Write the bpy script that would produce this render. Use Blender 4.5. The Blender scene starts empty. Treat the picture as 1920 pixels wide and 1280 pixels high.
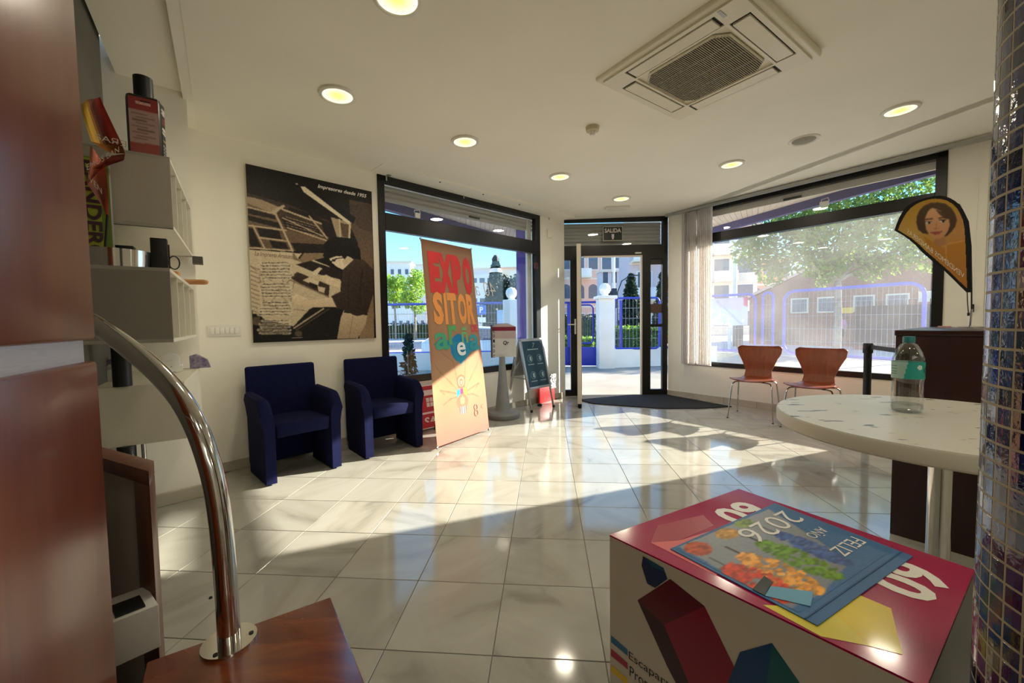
import bpy, bmesh, math, random
import numpy as np
from mathutils import Vector, Matrix

S = bpy.context.scene
COL = S.collection
rnd = random.Random(7)

# ---------------------------------------------------------------- camera
FPX, PITCH, ROLL, EYE = 762.0, math.radians(2.753), math.radians(-0.836), 1.10
_cp, _sp, _cr, _sr = math.cos(PITCH), math.sin(PITCH), math.cos(ROLL), math.sin(ROLL)
FWD = Vector((0, _cp, -_sp)); _u0 = Vector((0, _sp, _cp)); _r0 = Vector((1, 0, 0))
RGT = _cr * _r0 + _sr * _u0
UPV = -_sr * _r0 + _cr * _u0
CAM = Vector((0, 0, EYE))
cam = bpy.data.cameras.new('camera'); cam_o = bpy.data.objects.new('camera', cam); COL.objects.link(cam_o)
cam.sensor_fit = 'HORIZONTAL'; cam.sensor_width = 36.0; cam.lens = FPX / 1920 * 36.0
cam.clip_start = 0.02; cam.clip_end = 500
cam_o.matrix_world = Matrix(((RGT.x, UPV.x, -FWD.x, 0), (RGT.y, UPV.y, -FWD.y, 0), (RGT.z, UPV.z, -FWD.z, EYE), (0, 0, 0, 1)))
S.camera = cam_o

# ---------------------------------------------------------------- world, sun, exposure
S.view_settings.view_transform = 'Standard'; S.view_settings.look = 'None'
S.view_settings.gamma = 1.0; S.view_settings.use_curve_mapping = False
S.view_settings.exposure = 0.56
S.cycles.max_bounces = 14; S.cycles.diffuse_bounces = 9; S.cycles.glossy_bounces = 6; S.cycles.transparent_max_bounces = 24
w = bpy.data.worlds.new('sky'); S.world = w; w.use_nodes = True
nt = w.node_tree; nt.nodes.clear()
wo = nt.nodes.new('ShaderNodeOutputWorld'); bg = nt.nodes.new('ShaderNodeBackground')
tc = nt.nodes.new('ShaderNodeTexCoord'); sx = nt.nodes.new('ShaderNodeSeparateXYZ'); rp = nt.nodes.new('ShaderNodeValToRGB')
nt.links.new(tc.outputs['Generated'], sx.inputs[0]); nt.links.new(sx.outputs['Z'], rp.inputs[0])
nt.links.new(rp.outputs[0], bg.inputs[0]); nt.links.new(bg.outputs[0], wo.inputs[0])
cr = rp.color_ramp
cr.elements[0].position = 0.0; cr.elements[0].color = (0.62, 0.83, 0.95, 1)
cr.elements[1].position = 1.0; cr.elements[1].color = (0.07, 0.22, 0.6, 1)
e = cr.elements.new(0.08); e.color = (0.40, 0.72, 0.95, 1)
e = cr.elements.new(0.26); e.color = (0.13, 0.48, 0.88, 1)
bg.inputs[1].default_value = 1.6
SUN_AZ, SUN_EL = math.radians(69.4), math.radians(21.2)
SUND = Vector((math.sin(SUN_AZ) * math.cos(SUN_EL), math.cos(SUN_AZ) * math.cos(SUN_EL), math.sin(SUN_EL)))
sl = bpy.data.lights.new('sun', 'SUN'); so = bpy.data.objects.new('sun', sl); COL.objects.link(so)
sl.energy = 14.0; sl.angle = math.radians(0.6); sl.color = (1.0, 0.93, 0.78)
so.rotation_euler = SUND.to_track_quat('Z', 'Y').to_euler(); so.location = (20, 8, 12)
LAMP_W = 3.1

# ---------------------------------------------------------------- calibration helpers (photograph pixel -> place in the room)
def ray(px, py): return FWD + RGT * ((px - 960) / FPX) + UPV * ((640 - py) / FPX)
def atz(px, py, z=0.0):
    d = ray(px, py); return CAM + d * ((z - EYE) / d.z)
def aton(px, py, p, n):
    d = ray(px, py); p = Vector(p); n = Vector(n); return CAM + d * ((p - CAM).dot(n) / d.dot(n))
def aty(px, py, y):
    d = ray(px, py); return CAM + d * (y / d.y)

yL, yR = math.radians(45.72), math.radians(-37.72)
DL = Vector((math.sin(yL), math.cos(yL), 0)); DR = Vector((math.sin(yR), math.cos(yR), 0))
NL = Vector((DL.y, -DL.x, 0))           # into the room from the left wall
NR = Vector((-DR.y, DR.x, 0))           # into the room from the right wall
PL = atz(440, 880); PR = atz(1252, 740.5)
D0 = atz(1048, 742); D1 = atz(1250, 740); DD = (D1 - D0).normalized(); ND = Vector((DD.y, -DD.x, 0))
Z = Vector((0, 0, 1))
def zc(x): return 2.545 + 0.0178 * x    # the ceiling is a touch out of level

# ---------------------------------------------------------------- materials
def lin(c):
    return tuple((v / 255 / 12.92 if v / 255 <= 0.04045 else ((v / 255 + 0.055) / 1.055) ** 2.4) for v in c)
MATS = {}
def pm(name, rgb, rough=0.5, metal=0.0, var=0.06, scale=8.0, bump=0.0, bscale=60.0, spec=0.5, coat=0.0, stretch=None, rgb2=None, sheen=0.0):
    if name in MATS: return MATS[name]
    m = bpy.data.materials.new(name); m.use_nodes = True; n = m.node_tree; b = n.nodes['Principled BSDF']
    c = lin(rgb); b.inputs['Base Color'].default_value = (*c, 1); b.inputs['Roughness'].default_value = rough
    b.inputs['Metallic'].default_value = metal; b.inputs['Specular IOR Level'].default_value = spec
    b.inputs['Coat Weight'].default_value = coat; b.inputs['Coat Roughness'].default_value = 0.08
    b.inputs['Sheen Weight'].default_value = sheen
    if var or bump:
        t = n.nodes.new('ShaderNodeTexCoord'); mp = n.nodes.new('ShaderNodeMapping')
        n.links.new(t.outputs['Object'], mp.inputs[0])
        if stretch: mp.inputs['Scale'].default_value = stretch
    if var:
        nz = n.nodes.new('ShaderNodeTexNoise'); nz.inputs['Scale'].default_value = scale; nz.inputs['Detail'].default_value = 5
        n.links.new(mp.outputs[0], nz.inputs['Vector'])
        rr = n.nodes.new('ShaderNodeValToRGB'); n.links.new(nz.outputs[0], rr.inputs[0])
        c2 = lin(rgb2) if rgb2 else tuple(v * (1 - 2 * var) for v in c)
        rr.color_ramp.elements[0].color = (*c2, 1); rr.color_ramp.elements[1].color = (*(c if rgb2 else tuple(min(1, v * (1 + var)) for v in c)), 1)
        rr.color_ramp.elements[0].position = 0.3; rr.color_ramp.elements[1].position = 0.7
        n.links.new(rr.outputs[0], b.inputs['Base Color'])
    if bump:
        nb = n.nodes.new('ShaderNodeTexNoise'); nb.inputs['Scale'].default_value = bscale; n.links.new(mp.outputs[0], nb.inputs['Vector'])
        bp = n.nodes.new('ShaderNodeBump'); bp.inputs['Strength'].default_value = bump; bp.inputs['Distance'].default_value = 0.01
        n.links.new(nb.outputs[0], bp.inputs['Height']); n.links.new(bp.outputs[0], b.inputs['Normal'])
    MATS[name] = m; return m
def emis(name, rgb, strength):
    if name in MATS: return MATS[name]
    m = bpy.data.materials.new(name); m.use_nodes = True; n = m.node_tree; n.nodes.clear()
    o = n.nodes.new('ShaderNodeOutputMaterial'); e_ = n.nodes.new('ShaderNodeEmission')
    e_.inputs[0].default_value = (*lin(rgb), 1); e_.inputs[1].default_value = strength; n.links.new(e_.outputs[0], o.inputs[0])
    MATS[name] = m; return m
def glass(name, tint=(1, 1, 1), dust=0.0, refl=0.06):
    """thin pane: see-through, a little mirror, and dust that catches the sun"""
    m = bpy.data.materials.new(name); m.use_nodes = True; n = m.node_tree; n.nodes.clear()
    o = n.nodes.new('ShaderNodeOutputMaterial'); t = n.nodes.new('ShaderNodeBsdfTransparent'); g = n.nodes.new('ShaderNodeBsdfGlossy')
    t.inputs[0].default_value = (*tint, 1); g.inputs['Roughness'].default_value = 0.0
    lw = n.nodes.new('ShaderNodeLayerWeight'); lw.inputs[0].default_value = 0.25
    mm = n.nodes.new('ShaderNodeMath'); mm.operation = 'MULTIPLY_ADD'; mm.inputs[1].default_value = 0.35; mm.inputs[2].default_value = refl
    n.links.new(lw.outputs['Fresnel'], mm.inputs[0])
    mx = n.nodes.new('ShaderNodeMixShader'); n.links.new(mm.outputs[0], mx.inputs[0]); n.links.new(t.outputs[0], mx.inputs[1]); n.links.new(g.outputs[0], mx.inputs[2])
    last = mx
    if dust:
        tr = n.nodes.new('ShaderNodeBsdfTranslucent'); tr.inputs[0].default_value = (0.95, 0.92, 0.92, 1)
        nz = n.nodes.new('ShaderNodeTexNoise'); nz.inputs['Scale'].default_value = 1.6; nz.inputs['Detail'].default_value = 3
        tcc = n.nodes.new('ShaderNodeTexCoord'); n.links.new(tcc.outputs['Object'], nz.inputs['Vector'])
        ma = n.nodes.new('ShaderNodeMath'); ma.operation = 'MULTIPLY'; ma.inputs[1].default_value = dust * 2; n.links.new(nz.outputs[0], ma.inputs[0])
        m2 = n.nodes.new('ShaderNodeMixShader'); n.links.new(ma.outputs[0], m2.inputs[0]); n.links.new(mx.outputs[0], m2.inputs[1]); n.links.new(tr.outputs[0], m2.inputs[2]); last = m2
    n.links.new(last.outputs[0], o.inputs[0]); MATS[name] = m; return m
def wood(name, dark, light, rough=0.3, coat=0.3, scale=3.0, stretch=(14, 14, 1.0)):
    m = bpy.data.materials.new(name); m.use_nodes = True; n = m.node_tree; b = n.nodes['Principled BSDF']
    t = n.nodes.new('ShaderNodeTexCoord'); mp = n.nodes.new('ShaderNodeMapping'); mp.inputs['Scale'].default_value = stretch
    nz = n.nodes.new('ShaderNodeTexNoise'); nz.inputs['Scale'].default_value = scale; nz.inputs['Detail'].default_value = 8; nz.inputs['Distortion'].default_value = 0.6
    rr = n.nodes.new('ShaderNodeValToRGB'); rr.color_ramp.elements[0].position = 0.3; rr.color_ramp.elements[1].position = 0.75
    rr.color_ramp.elements[0].color = (*lin(dark), 1); rr.color_ramp.elements[1].color = (*lin(light), 1)
    n.links.new(t.outputs['Object'], mp.inputs[0]); n.links.new(mp.outputs[0], nz.inputs['Vector']); n.links.new(nz.outputs[0], rr.inputs[0]); n.links.new(rr.outputs[0], b.inputs['Base Color'])
    b.inputs['Roughness'].default_value = rough; b.inputs['Coat Weight'].default_value = coat; b.inputs['Coat Roughness'].default_value = rough * 0.6
    MATS[name] = m; return m
def attr_mat(name, rough=0.5, transl=0.0, spec=0.3):
    if name in MATS: return MATS[name]
    m = bpy.data.materials.new(name); m.use_nodes = True; n = m.node_tree; b = n.nodes['Principled BSDF']
    a = n.nodes.new('ShaderNodeAttribute'); a.attribute_name = 'Col'; n.links.new(a.outputs['Color'], b.inputs['Base Color'])
    b.inputs['Roughness'].default_value = rough; b.inputs['Specular IOR Level'].default_value = spec
    if transl:
        o = n.nodes['Material Output']; tr = n.nodes.new('ShaderNodeBsdfTranslucent'); mx = n.nodes.new('ShaderNodeMixShader'); mx.inputs[0].default_value = transl
        n.links.new(a.outputs['Color'], tr.inputs[0]); n.links.new(b.outputs[0], mx.inputs[1]); n.links.new(tr.outputs[0], mx.inputs[2]); n.links.new(mx.outputs[0], o.inputs[0])
    MATS[name] = m; return m
def transl_mat(name, rgb, f=0.4, rough=0.8, var=0.0, rgb2=None, scale=5.0):
    m = pm(name, rgb, rough, var=var, rgb2=rgb2, scale=scale); n = m.node_tree; b = n.nodes['Principled BSDF']; o = n.nodes['Material Output']
    tr = n.nodes.new('ShaderNodeBsdfTranslucent'); tr.inputs[0].default_value = (*lin(rgb), 1)
    l = b.inputs['Base Color'].links
    if l: n.links.new(l[0].from_socket, tr.inputs[0])
    mx = n.nodes.new('ShaderNodeMixShader'); mx.inputs[0].default_value = f
    n.links.new(b.outputs[0], mx.inputs[1]); n.links.new(tr.outputs[0], mx.inputs[2]); n.links.new(mx.outputs[0], o.inputs[0]); return m

# ---------------------------------------------------------------- mesh builder
class MB:
    def __init__(self): self.v = []; self.f = []
    def add(self, vs, fs):
        k = len(self.v); self.v += [Vector(q) for q in vs]; self.f += [[i + k for i in q] for q in fs]; return self
    def box(self, x0, x1, y0, y1, z0, z1):
        return self.add([(x0, y0, z0), (x1, y0, z0), (x1, y1, z0), (x0, y1, z0), (x0, y0, z1), (x1, y0, z1), (x1, y1, z1), (x0, y1, z1)],
                        [(0, 3, 2, 1), (4, 5, 6, 7), (0, 1, 5, 4), (1, 2, 6, 5), (2, 3, 7, 6), (3, 0, 4, 7)])
    def obox(self, o, a, b, c):
        """box from corner o along three edge vectors"""
        o, a, b, c = Vector(o), Vector(a), Vector(b), Vector(c)
        return self.add([o, o + a, o + a + b, o + b, o + c, o + a + c, o + a + b + c, o + b + c],
                        [(0, 3, 2, 1), (4, 5, 6, 7), (0, 1, 5, 4), (1, 2, 6, 5), (2, 3, 7, 6), (3, 0, 4, 7)])
    def ext(self, pts, vec):
        pts = [Vector(p) for p in pts]; vec = Vector(vec); n = len(pts)
        return self.add(pts + [p + vec for p in pts], [list(range(n))[::-1], list(range(n, 2 * n))] + [(i, (i + 1) % n, (i + 1) % n + n, i + n) for i in range(n)])
    def prism(self, pts, z0, z1): return self.ext([(p[0], p[1], z0) for p in pts], (0, 0, z1 - z0))
    def cyl(self, p0, p1, r0, r1=None, n=16):
        p0, p1 = Vector(p0), Vector(p1); r1 = r0 if r1 is None else r1
        q = (p1 - p0).to_track_quat('Z', 'Y'); vs = []
        for p, r in ((p0, r0), (p1, r1)):
            for i in range(n):
                a = 2 * math.pi * i / n; vs.append(p + q @ Vector((r * math.cos(a), r * math.sin(a), 0)))
        return self.add(vs, [list(range(n))[::-1], list(range(n, 2 * n))] + [(i, (i + 1) % n, (i + 1) % n + n, i + n) for i in range(n)])
    def tube(self, pts, r, n=8, closed=False):
        pts = [Vector(p) for p in pts]; m = len(pts); rs = r if isinstance(r, (list, tuple)) else [r] * m; vs = []; up = None
        for i, p in enumerate(pts):
            a = pts[i - 1] if (i or closed) else p; b = pts[(i + 1) % m] if (i < m - 1 or closed) else p
            t = (b - a).normalized()
            if up is None: up = t.orthogonal().normalized()
            up = (up - t * up.dot(t)).normalized(); s = t.cross(up)
            for k in range(n):
                g = 2 * math.pi * k / n; vs.append(p + up * (rs[i] * math.cos(g)) + s * (rs[i] * math.sin(g)))
        fs = []
        for i in range(m if closed else m - 1):
            j = (i + 1) % m
            for k in range(n): fs.append((i * n + k, i * n + (k + 1) % n, j * n + (k + 1) % n, j * n + k))
        if not closed: fs += [list(range(n))[::-1], [(m - 1) * n + k for k in range(n)]]
        return self.add(vs, fs)
    def lathe(self, prof, c=(0, 0, 0), n=24, sq=None):
        c = Vector(c); vs = []; fs = []; m = len(prof)
        for r, z in prof:
            for k in range(n):
                a = 2 * math.pi * k / n; vs.append(c + Vector((r * math.cos(a), r * math.sin(a), z)))
        for i in range(m - 1):
            for k in range(n): fs.append((i * n + k, i * n + (k + 1) % n, (i + 1) * n + (k + 1) % n, (i + 1) * n + k))
        if prof[0][0] > 1e-6 and prof[0] != prof[-1]: fs.append(list(range(n))[::-1])
        if prof[-1][0] > 1e-6 and prof[0] != prof[-1]: fs.append([(m - 1) * n + k for k in range(n)])
        return self.add(vs, fs)
    def surf(self, fn, nu, nv, thick=0.0, closed_u=False):
        g = [[Vector(fn(i / nu, j / nv)) for j in range(nv + 1)] for i in range(nu + 1)]
        vs = [p for r_ in g for p in r_]; W = nv + 1
        fs = [(i * W + j, (i + 1) * W + j, (i + 1) * W + j + 1, i * W + j + 1) for i in range(nu) for j in range(nv)]
        if thick:
            nn = []
            for i in range(nu + 1):
                for j in range(nv + 1):
                    a = g[min(i + 1, nu)][j] - g[max(i - 1, 0)][j]; b = g[i][min(j + 1, nv)] - g[i][max(j - 1, 0)]
                    k = a.cross(b); nn.append(k.normalized() if k.length > 1e-9 else Vector((0, 0, 1)))
            K = len(vs); vs = vs + [p - q * thick for p, q in zip(vs, nn)]
            fs = fs + [tuple(i + K for i in reversed(q)) for q in fs]
            bd = [(i * W) for i in range(nu + 1)] + [nu * W + j for j in range(1, nv + 1)] + [i * W + nv for i in range(nu - 1, -1, -1)] + [j for j in range(nv - 1, 0, -1)]
            for i in range(len(bd)):
                a, b = bd[i], bd[(i + 1) % len(bd)]; fs.append((a, a + K, b + K, b))
        return self.add(vs, fs)
    def build(self, name, mat, parent=None, world=False, smooth=True, bevel=0.0, seg=2, kind=None, label=None, fix=True, origin=None):
        vs = self.v
        if world and parent is not None:
            p = parent
            M = Matrix.Identity(4)
            while p is not None: M = p.matrix_basis @ M; p = p.parent
            Mi = M.inverted(); vs = [Mi @ q for q in vs]
        me = bpy.data.meshes.new(name)
        if origin is not None: vs = [q - Vector(origin) for q in vs]
        me.from_pydata([tuple(q) for q in vs], [], self.f)
        if fix or bevel:
            bm = bmesh.new(); bm.from_mesh(me); bmesh.ops.recalc_face_normals(bm, faces=bm.faces)
            if bevel:
                ed = [e_ for e_ in bm.edges if len(e_.link_faces) == 2 and e_.calc_face_angle(0) > 0.5]
                bmesh.ops.bevel(bm, geom=ed, offset=bevel, segments=seg, affect='EDGES', profile=0.5, clamp_overlap=True)
            bm.to_mesh(me); bm.free()
        if smooth:
            me.shade_smooth(); me.set_sharp_from_angle(angle=math.radians(38))
        me.materials.append(mat)
        o = bpy.data.objects.new(name, me); COL.objects.link(o)
        if origin is not None: o.location = origin
        if parent is not None: o.parent = parent
        if kind: o['kind'] = kind
        if label: o['label'] = label
        return o
def thing(name, label, cat, loc=(0, 0, 0), rotz=0.0, group=None):
    o = bpy.data.objects.new(name, None); COL.objects.link(o); o.empty_display_size = 0.05
    o.location = loc; o.rotation_euler = (0, 0, rotz); o['label'] = label; o['category'] = cat
    if group: o['group'] = group
    o.matrix_basis = Matrix.Translation(Vector(loc)) @ Matrix.Rotation(rotz, 4, 'Z')
    return o
def struct(name, loc=(0, 0, 0)):
    o = bpy.data.objects.new(name, None); COL.objects.link(o); o.location = loc; o['kind'] = 'structure'; return o
def tag(o, label, cat, group=None):
    o['label'] = label; o['category'] = cat
    if group: o['group'] = group
    return o
def solo(name, mb, mat, label, cat, group=None, **k):
    xs = [q.x for q in mb.v]; ys = [q.y for q in mb.v]; zs = [q.z for q in mb.v]
    return tag(mb.build(name, mat, origin=((min(xs) + max(xs)) / 2, (min(ys) + max(ys)) / 2, min(zs)), **k), label, cat, group)
def dup(root, loc=None, rotz=None, label=None, group=None, name=None):
    r = root.copy(); COL.objects.link(r)
    if loc is not None: r.location = loc
    if rotz is not None: r.rotation_euler = (0, 0, rotz)
    if label: r['label'] = label
    if group: r['group'] = group
    for ch in list(root.children):
        c = ch.copy(); COL.objects.link(c); c.parent = r
        for g in ch.children:
            d = g.copy(); COL.objects.link(d); d.parent = c
    return r
def txt(body, c, xd, yd, W, H, mat, parent=None, name='lettering', shear=0.0, bold=0.0, depth=0.0006, label=None, fit=True, align='CENTER'):
    """flat lettering centred on c, W wide along xd, H high along yd"""
    cu = bpy.data.curves.new('t', 'FONT'); cu.body = body; cu.size = 1; cu.shear = shear; cu.offset = bold; cu.resolution_u = 3
    ob = bpy.data.objects.new('t', cu); COL.objects.link(ob); dg = bpy.context.evaluated_depsgraph_get(); dg.update()
    me = bpy.data.meshes.new_from_object(ob.evaluated_get(dg)); bpy.data.objects.remove(ob); bpy.data.curves.remove(cu)
    co = np.array([v.co[:] for v in me.vertices]); lo = co.min(0); hi = co.max(0)
    c, xd, yd = Vector(c), Vector(xd).normalized(), Vector(yd).normalized(); nn = xd.cross(yd)
    sxx = W / max(1e-6, hi[0] - lo[0]); syy = H / max(1e-6, hi[1] - lo[1])
    m = MB(); m.v = [c + xd * ((q[0] - (lo[0] + hi[0]) / 2) * sxx) + yd * ((q[1] - (lo[1] + hi[1]) / 2) * syy) for q in co]
    m.f = [list(p.vertices) for p in me.polygons]; bpy.data.meshes.remove(me)
    return m.build(name, mat, parent, world=True, smooth=False, fix=False, label=label)

# ---------------------------------------------------------------- printed pictures: a fine grid coloured vertex by vertex
def txt_map(body, fn, u0, u1, v0, v1, mat, parent, name='lettering', shear=0.0, bold=0.0):
    """lettering laid onto a curved cloth: fn(u, v) is the cloth, v downwards"""
    o = txt(body, (0, 0, 0), (1, 0, 0), (0, 1, 0), 1, 1, mat, None, name, shear, bold); bm = bmesh.new(); bm.from_mesh(o.data)
    bmesh.ops.triangulate(bm, faces=bm.faces); bmesh.ops.subdivide_edges(bm, edges=[e for e in bm.edges if e.calc_length() > .12], cuts=2)
    M = Matrix.Identity(4); p = parent
    while p is not None: M = p.matrix_basis @ M; p = p.parent
    Mi = M.inverted()
    for v in bm.verts: v.co = Mi @ Vector(fn(u0 + (v.co.x + .5) * (u1 - u0), v1 - (v.co.y + .5) * (v1 - v0)))
    bm.to_mesh(o.data); bm.free(); o.parent = parent; return o
class Canvas:
    def __init__(self, nx, ny, rgb): self.nx, self.ny = nx, ny; self.a = np.ones((ny, nx, 3)) * np.array(rgb, float); self.X, self.Y = np.meshgrid((np.arange(nx) + .5) / nx, (np.arange(ny) + .5) / ny)
    def mask(self, pts):
        ins = np.zeros(self.X.shape, bool); n = len(pts)
        for i in range(n):
            (x0, y0), (x1, y1) = pts[i], pts[(i + 1) % n]
            if y0 == y1: continue
            c = ((y0 > self.Y) != (y1 > self.Y)) & (self.X < (x1 - x0) * (self.Y - y0) / (y1 - y0) + x0); ins ^= c
        return ins
    def poly(self, pts, rgb, rgb2=None, ax=1, op=1.0):
        m = self.mask(pts)
        if not m.any(): return
        col = np.ones(self.a.shape) * np.array(rgb, float)
        if rgb2 is not None:
            g = (self.X, self.Y)[ax]; lo, hi = g[m].min(), g[m].max(); t = ((g - lo) / max(1e-6, hi - lo))[..., None]; col = col * (1 - t) + np.array(rgb2, float) * t
        self.a[m] = self.a[m] * (1 - op) + col[m] * op
    def line(self, p, q, wdt, rgb, op=1.0):
        p = np.array(p, float); q = np.array(q, float); d = q - p; L = max(1e-9, (d * d).sum())
        t = np.clip(((self.X - p[0]) * d[0] + (self.Y - p[1]) * d[1]) / L, 0, 1); r = self.nx / self.ny
        dist = np.hypot(self.X - p[0] - t * d[0], (self.Y - p[1] - t * d[1]) / r); m = dist < wdt / 2; self.a[m] = self.a[m] * (1 - op) + np.array(rgb, float) * op
    def ell(self, c, rx, ry, rgb, op=1.0):
        m = ((self.X - c[0]) / rx) ** 2 + ((self.Y - c[1]) / ry) ** 2 < 1; self.a[m] = self.a[m] * (1 - op) + np.array(rgb, float) * op
    def blur(self, k=1):
        for _ in range(k):
            p = np.pad(self.a, ((1, 1), (1, 1), (0, 0)), 'edge'); self.a = (p[:-2, 1:-1] + p[2:, 1:-1] + p[1:-1, :-2] + p[1:-1, 2:] + 2 * p[1:-1, 1:-1]) / 6
    def noise(self, amp, seed=1, cell=1):
        r = np.random.RandomState(seed); z = r.randn(self.ny // cell + 2, self.nx // cell + 2)
        z = np.kron(z, np.ones((cell, cell)))[:self.ny, :self.nx]; self.a = self.a + amp * z[..., None]
    def grid(self, name, fn, mat, parent=None, keep=None, world=True):
        """fn(u, v) -> point; u across, v downwards"""
        me = bpy.data.meshes.new(name); nx, ny = self.nx, self.ny
        fs = []
        for j in range(ny):
            for i in range(nx):
                if keep is None or keep[j, i]: fs.append((j * (nx + 1) + i, (j + 1) * (nx + 1) + i, (j + 1) * (nx + 1) + i + 1, j * (nx + 1) + i + 1))
        vs = [Vector(fn(i / nx, j / ny)) for j in range(ny + 1) for i in range(nx + 1)]
        if world and parent is not None:
            M = Matrix.Identity(4); p = parent
            while p is not None: M = p.matrix_basis @ M; p = p.parent
            Mi = M.inverted(); vs = [Mi @ q for q in vs]
        if keep is not None:
            used = sorted({i for q in fs for i in q}); mp = {k: i for i, k in enumerate(used)}; vs = [vs[k] for k in used]; fs = [tuple(mp[i] for i in q) for q in fs]
        me.from_pydata([tuple(q) for q in vs], [], fs)
        at = me.color_attributes.new('Col', 'FLOAT_COLOR', 'CORNER')
        src = np.clip(self.a, 0, 255) / 255; src = np.where(src <= .04045, src / 12.92, ((src + .055) / 1.055) ** 2.4)
        if keep is not None: flat = src[keep]
        else: flat = src.reshape(-1, 3)
        arr = np.ones((len(fs) * 4, 4), np.float32); arr[:, :3] = np.repeat(flat, 4, axis=0); at.data.foreach_set('color', arr.ravel())
        me.materials.append(mat); o = bpy.data.objects.new(name, me); COL.objects.link(o)
        if parent is not None: o.parent = parent
        return o
# ================================================================ materials of the room
M_wall = pm('wall_paint', (244, 240, 226), 0.7, var=0.015, scale=3)
M_ceil = pm('ceiling_paint', (243, 239, 224), 0.8, var=0.02, scale=1.5)
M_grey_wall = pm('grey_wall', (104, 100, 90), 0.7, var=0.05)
M_black = pm('black_aluminium', (17, 16, 16), 0.35, var=0.03)
M_alu = pm('aluminium', (178, 178, 175), 0.35, 0.7, var=0.03)
M_white = pm('white_plastic', (232, 229, 220), 0.35, var=0.01)
M_steel = pm('polished_steel', (205, 203, 198), 0.10, 1.0, var=0.02)
M_blackp = pm('black_plastic', (16, 16, 17), 0.45, var=0.03)
M_base = pm('marble_skirting', (188, 180, 162), 0.2, var=0.06, scale=6)
M_shutter = pm('shutter_grey', (196, 192, 182), 0.6, var=0.03)
M_cable = pm('pale_strip', (215, 205, 190), 0.5, var=0.02)
G_clear = glass('clear_glass', (0.97, 0.98, 0.98), 0.0, 0.03)
G_dusty = glass('dusty_glass', (0.96, 0.96, 0.97), 0.032, 0.025)
G_door = glass('door_glass', (0.93, 0.95, 0.97), 0.0, 0.03)

# marble floor tiles
m = bpy.data.materials.new('marble'); m.use_nodes = True; n = m.node_tree; b = n.nodes['Principled BSDF']
ge = n.nodes.new('ShaderNodeNewGeometry'); oi = n.nodes.new('ShaderNodeObjectInfo'); va = n.nodes.new('ShaderNodeVectorMath'); va.operation = 'SCALE'
cmb = n.nodes.new('ShaderNodeCombineXYZ'); mu = n.nodes.new('ShaderNodeMath'); mu.operation = 'MULTIPLY'; mu.inputs[1].default_value = 40
n.links.new(oi.outputs['Random'], mu.inputs[0])
for k in range(3): n.links.new(mu.outputs[0], cmb.inputs[k])
ad = n.nodes.new('ShaderNodeVectorMath'); ad.operation = 'ADD'; n.links.new(ge.outputs['Position'], ad.inputs[0]); n.links.new(cmb.outputs[0], ad.inputs[1])
rot = n.nodes.new('ShaderNodeVectorRotate'); rot.rotation_type = 'Z_AXIS'; n.links.new(ad.outputs[0], rot.inputs['Vector']); n.links.new(mu.outputs[0], rot.inputs['Angle'])
mp = n.nodes.new('ShaderNodeMapping'); mp.inputs['Scale'].default_value = (1.0, 2.6, 1.0); n.links.new(rot.outputs[0], mp.inputs[0])
nz = n.nodes.new('ShaderNodeTexNoise'); nz.inputs['Scale'].default_value = 1.7; nz.inputs['Detail'].default_value = 7; nz.inputs['Distortion'].default_value = 1.2
n.links.new(mp.outputs[0], nz.inputs['Vector'])
rr = n.nodes.new('ShaderNodeValToRGB'); n.links.new(nz.outputs[0], rr.inputs[0]); c_ = rr.color_ramp
c_.elements[0].position = 0.26; c_.elements[0].color = (*lin((142, 139, 128)), 1); c_.elements[1].position = 0.60; c_.elements[1].color = (*lin((180, 178, 167)), 1)
e = c_.elements.new(0.40); e.color = (*lin((170, 167, 155)), 1)
mt = n.nodes.new('ShaderNodeMath'); mt.operation = 'MULTIPLY_ADD'; mt.inputs[1].default_value = 0.16; mt.inputs[2].default_value = 0.84; n.links.new(oi.outputs['Random'], mt.inputs[0])
mxc = n.nodes.new('ShaderNodeVectorMath'); mxc.operation = 'SCALE'; n.links.new(rr.outputs[0], mxc.inputs[0]); n.links.new(mt.outputs[0], mxc.inputs['Scale'])
n.links.new(mxc.outputs[0], b.inputs['Base Color']); b.inputs['Roughness'].default_value = 0.09; b.inputs['Specular IOR Level'].default_value = 0.55
M_marble = m
M_grout = pm('grout', (128, 122, 108), 0.8, var=0.05)

# ================================================================ floor
TS = 0.335 * EYE; TG = math.radians(-4.85); TX, TY = -0.961 * EYE, 2.595 * EYE
tu = Vector((math.cos(TG), math.sin(TG), 0)); tv = Vector((math.sin(TG), -math.cos(TG), 0))
floor = MB().prism([(-4.5, -3.2), (5.5, -3.2), (5.5, 4.0), PR + Vector((0.05, 0.06, 0)), D1 + ND * -0.12, D0 + ND * -0.12, (-4.5, 1.2)], -0.12, -0.004).build('floor', M_grout, kind='structure', smooth=False)
tm = MB().box(-TS / 2 + .0012, TS / 2 - .0012, -TS / 2 + .0012, TS / 2 - .0012, -0.003, 0.0)
tile0 = None; rest = MB()
def inside_room(p):
    q = Vector((p.x, p.y, 0)); return (q - PL).dot(NL) > -0.12 and (q - PR).dot(NR) > -0.12 and (q - D0).dot(ND) > -0.12 and p.y > -3.0 and abs(p.x) < 4.4
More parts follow.
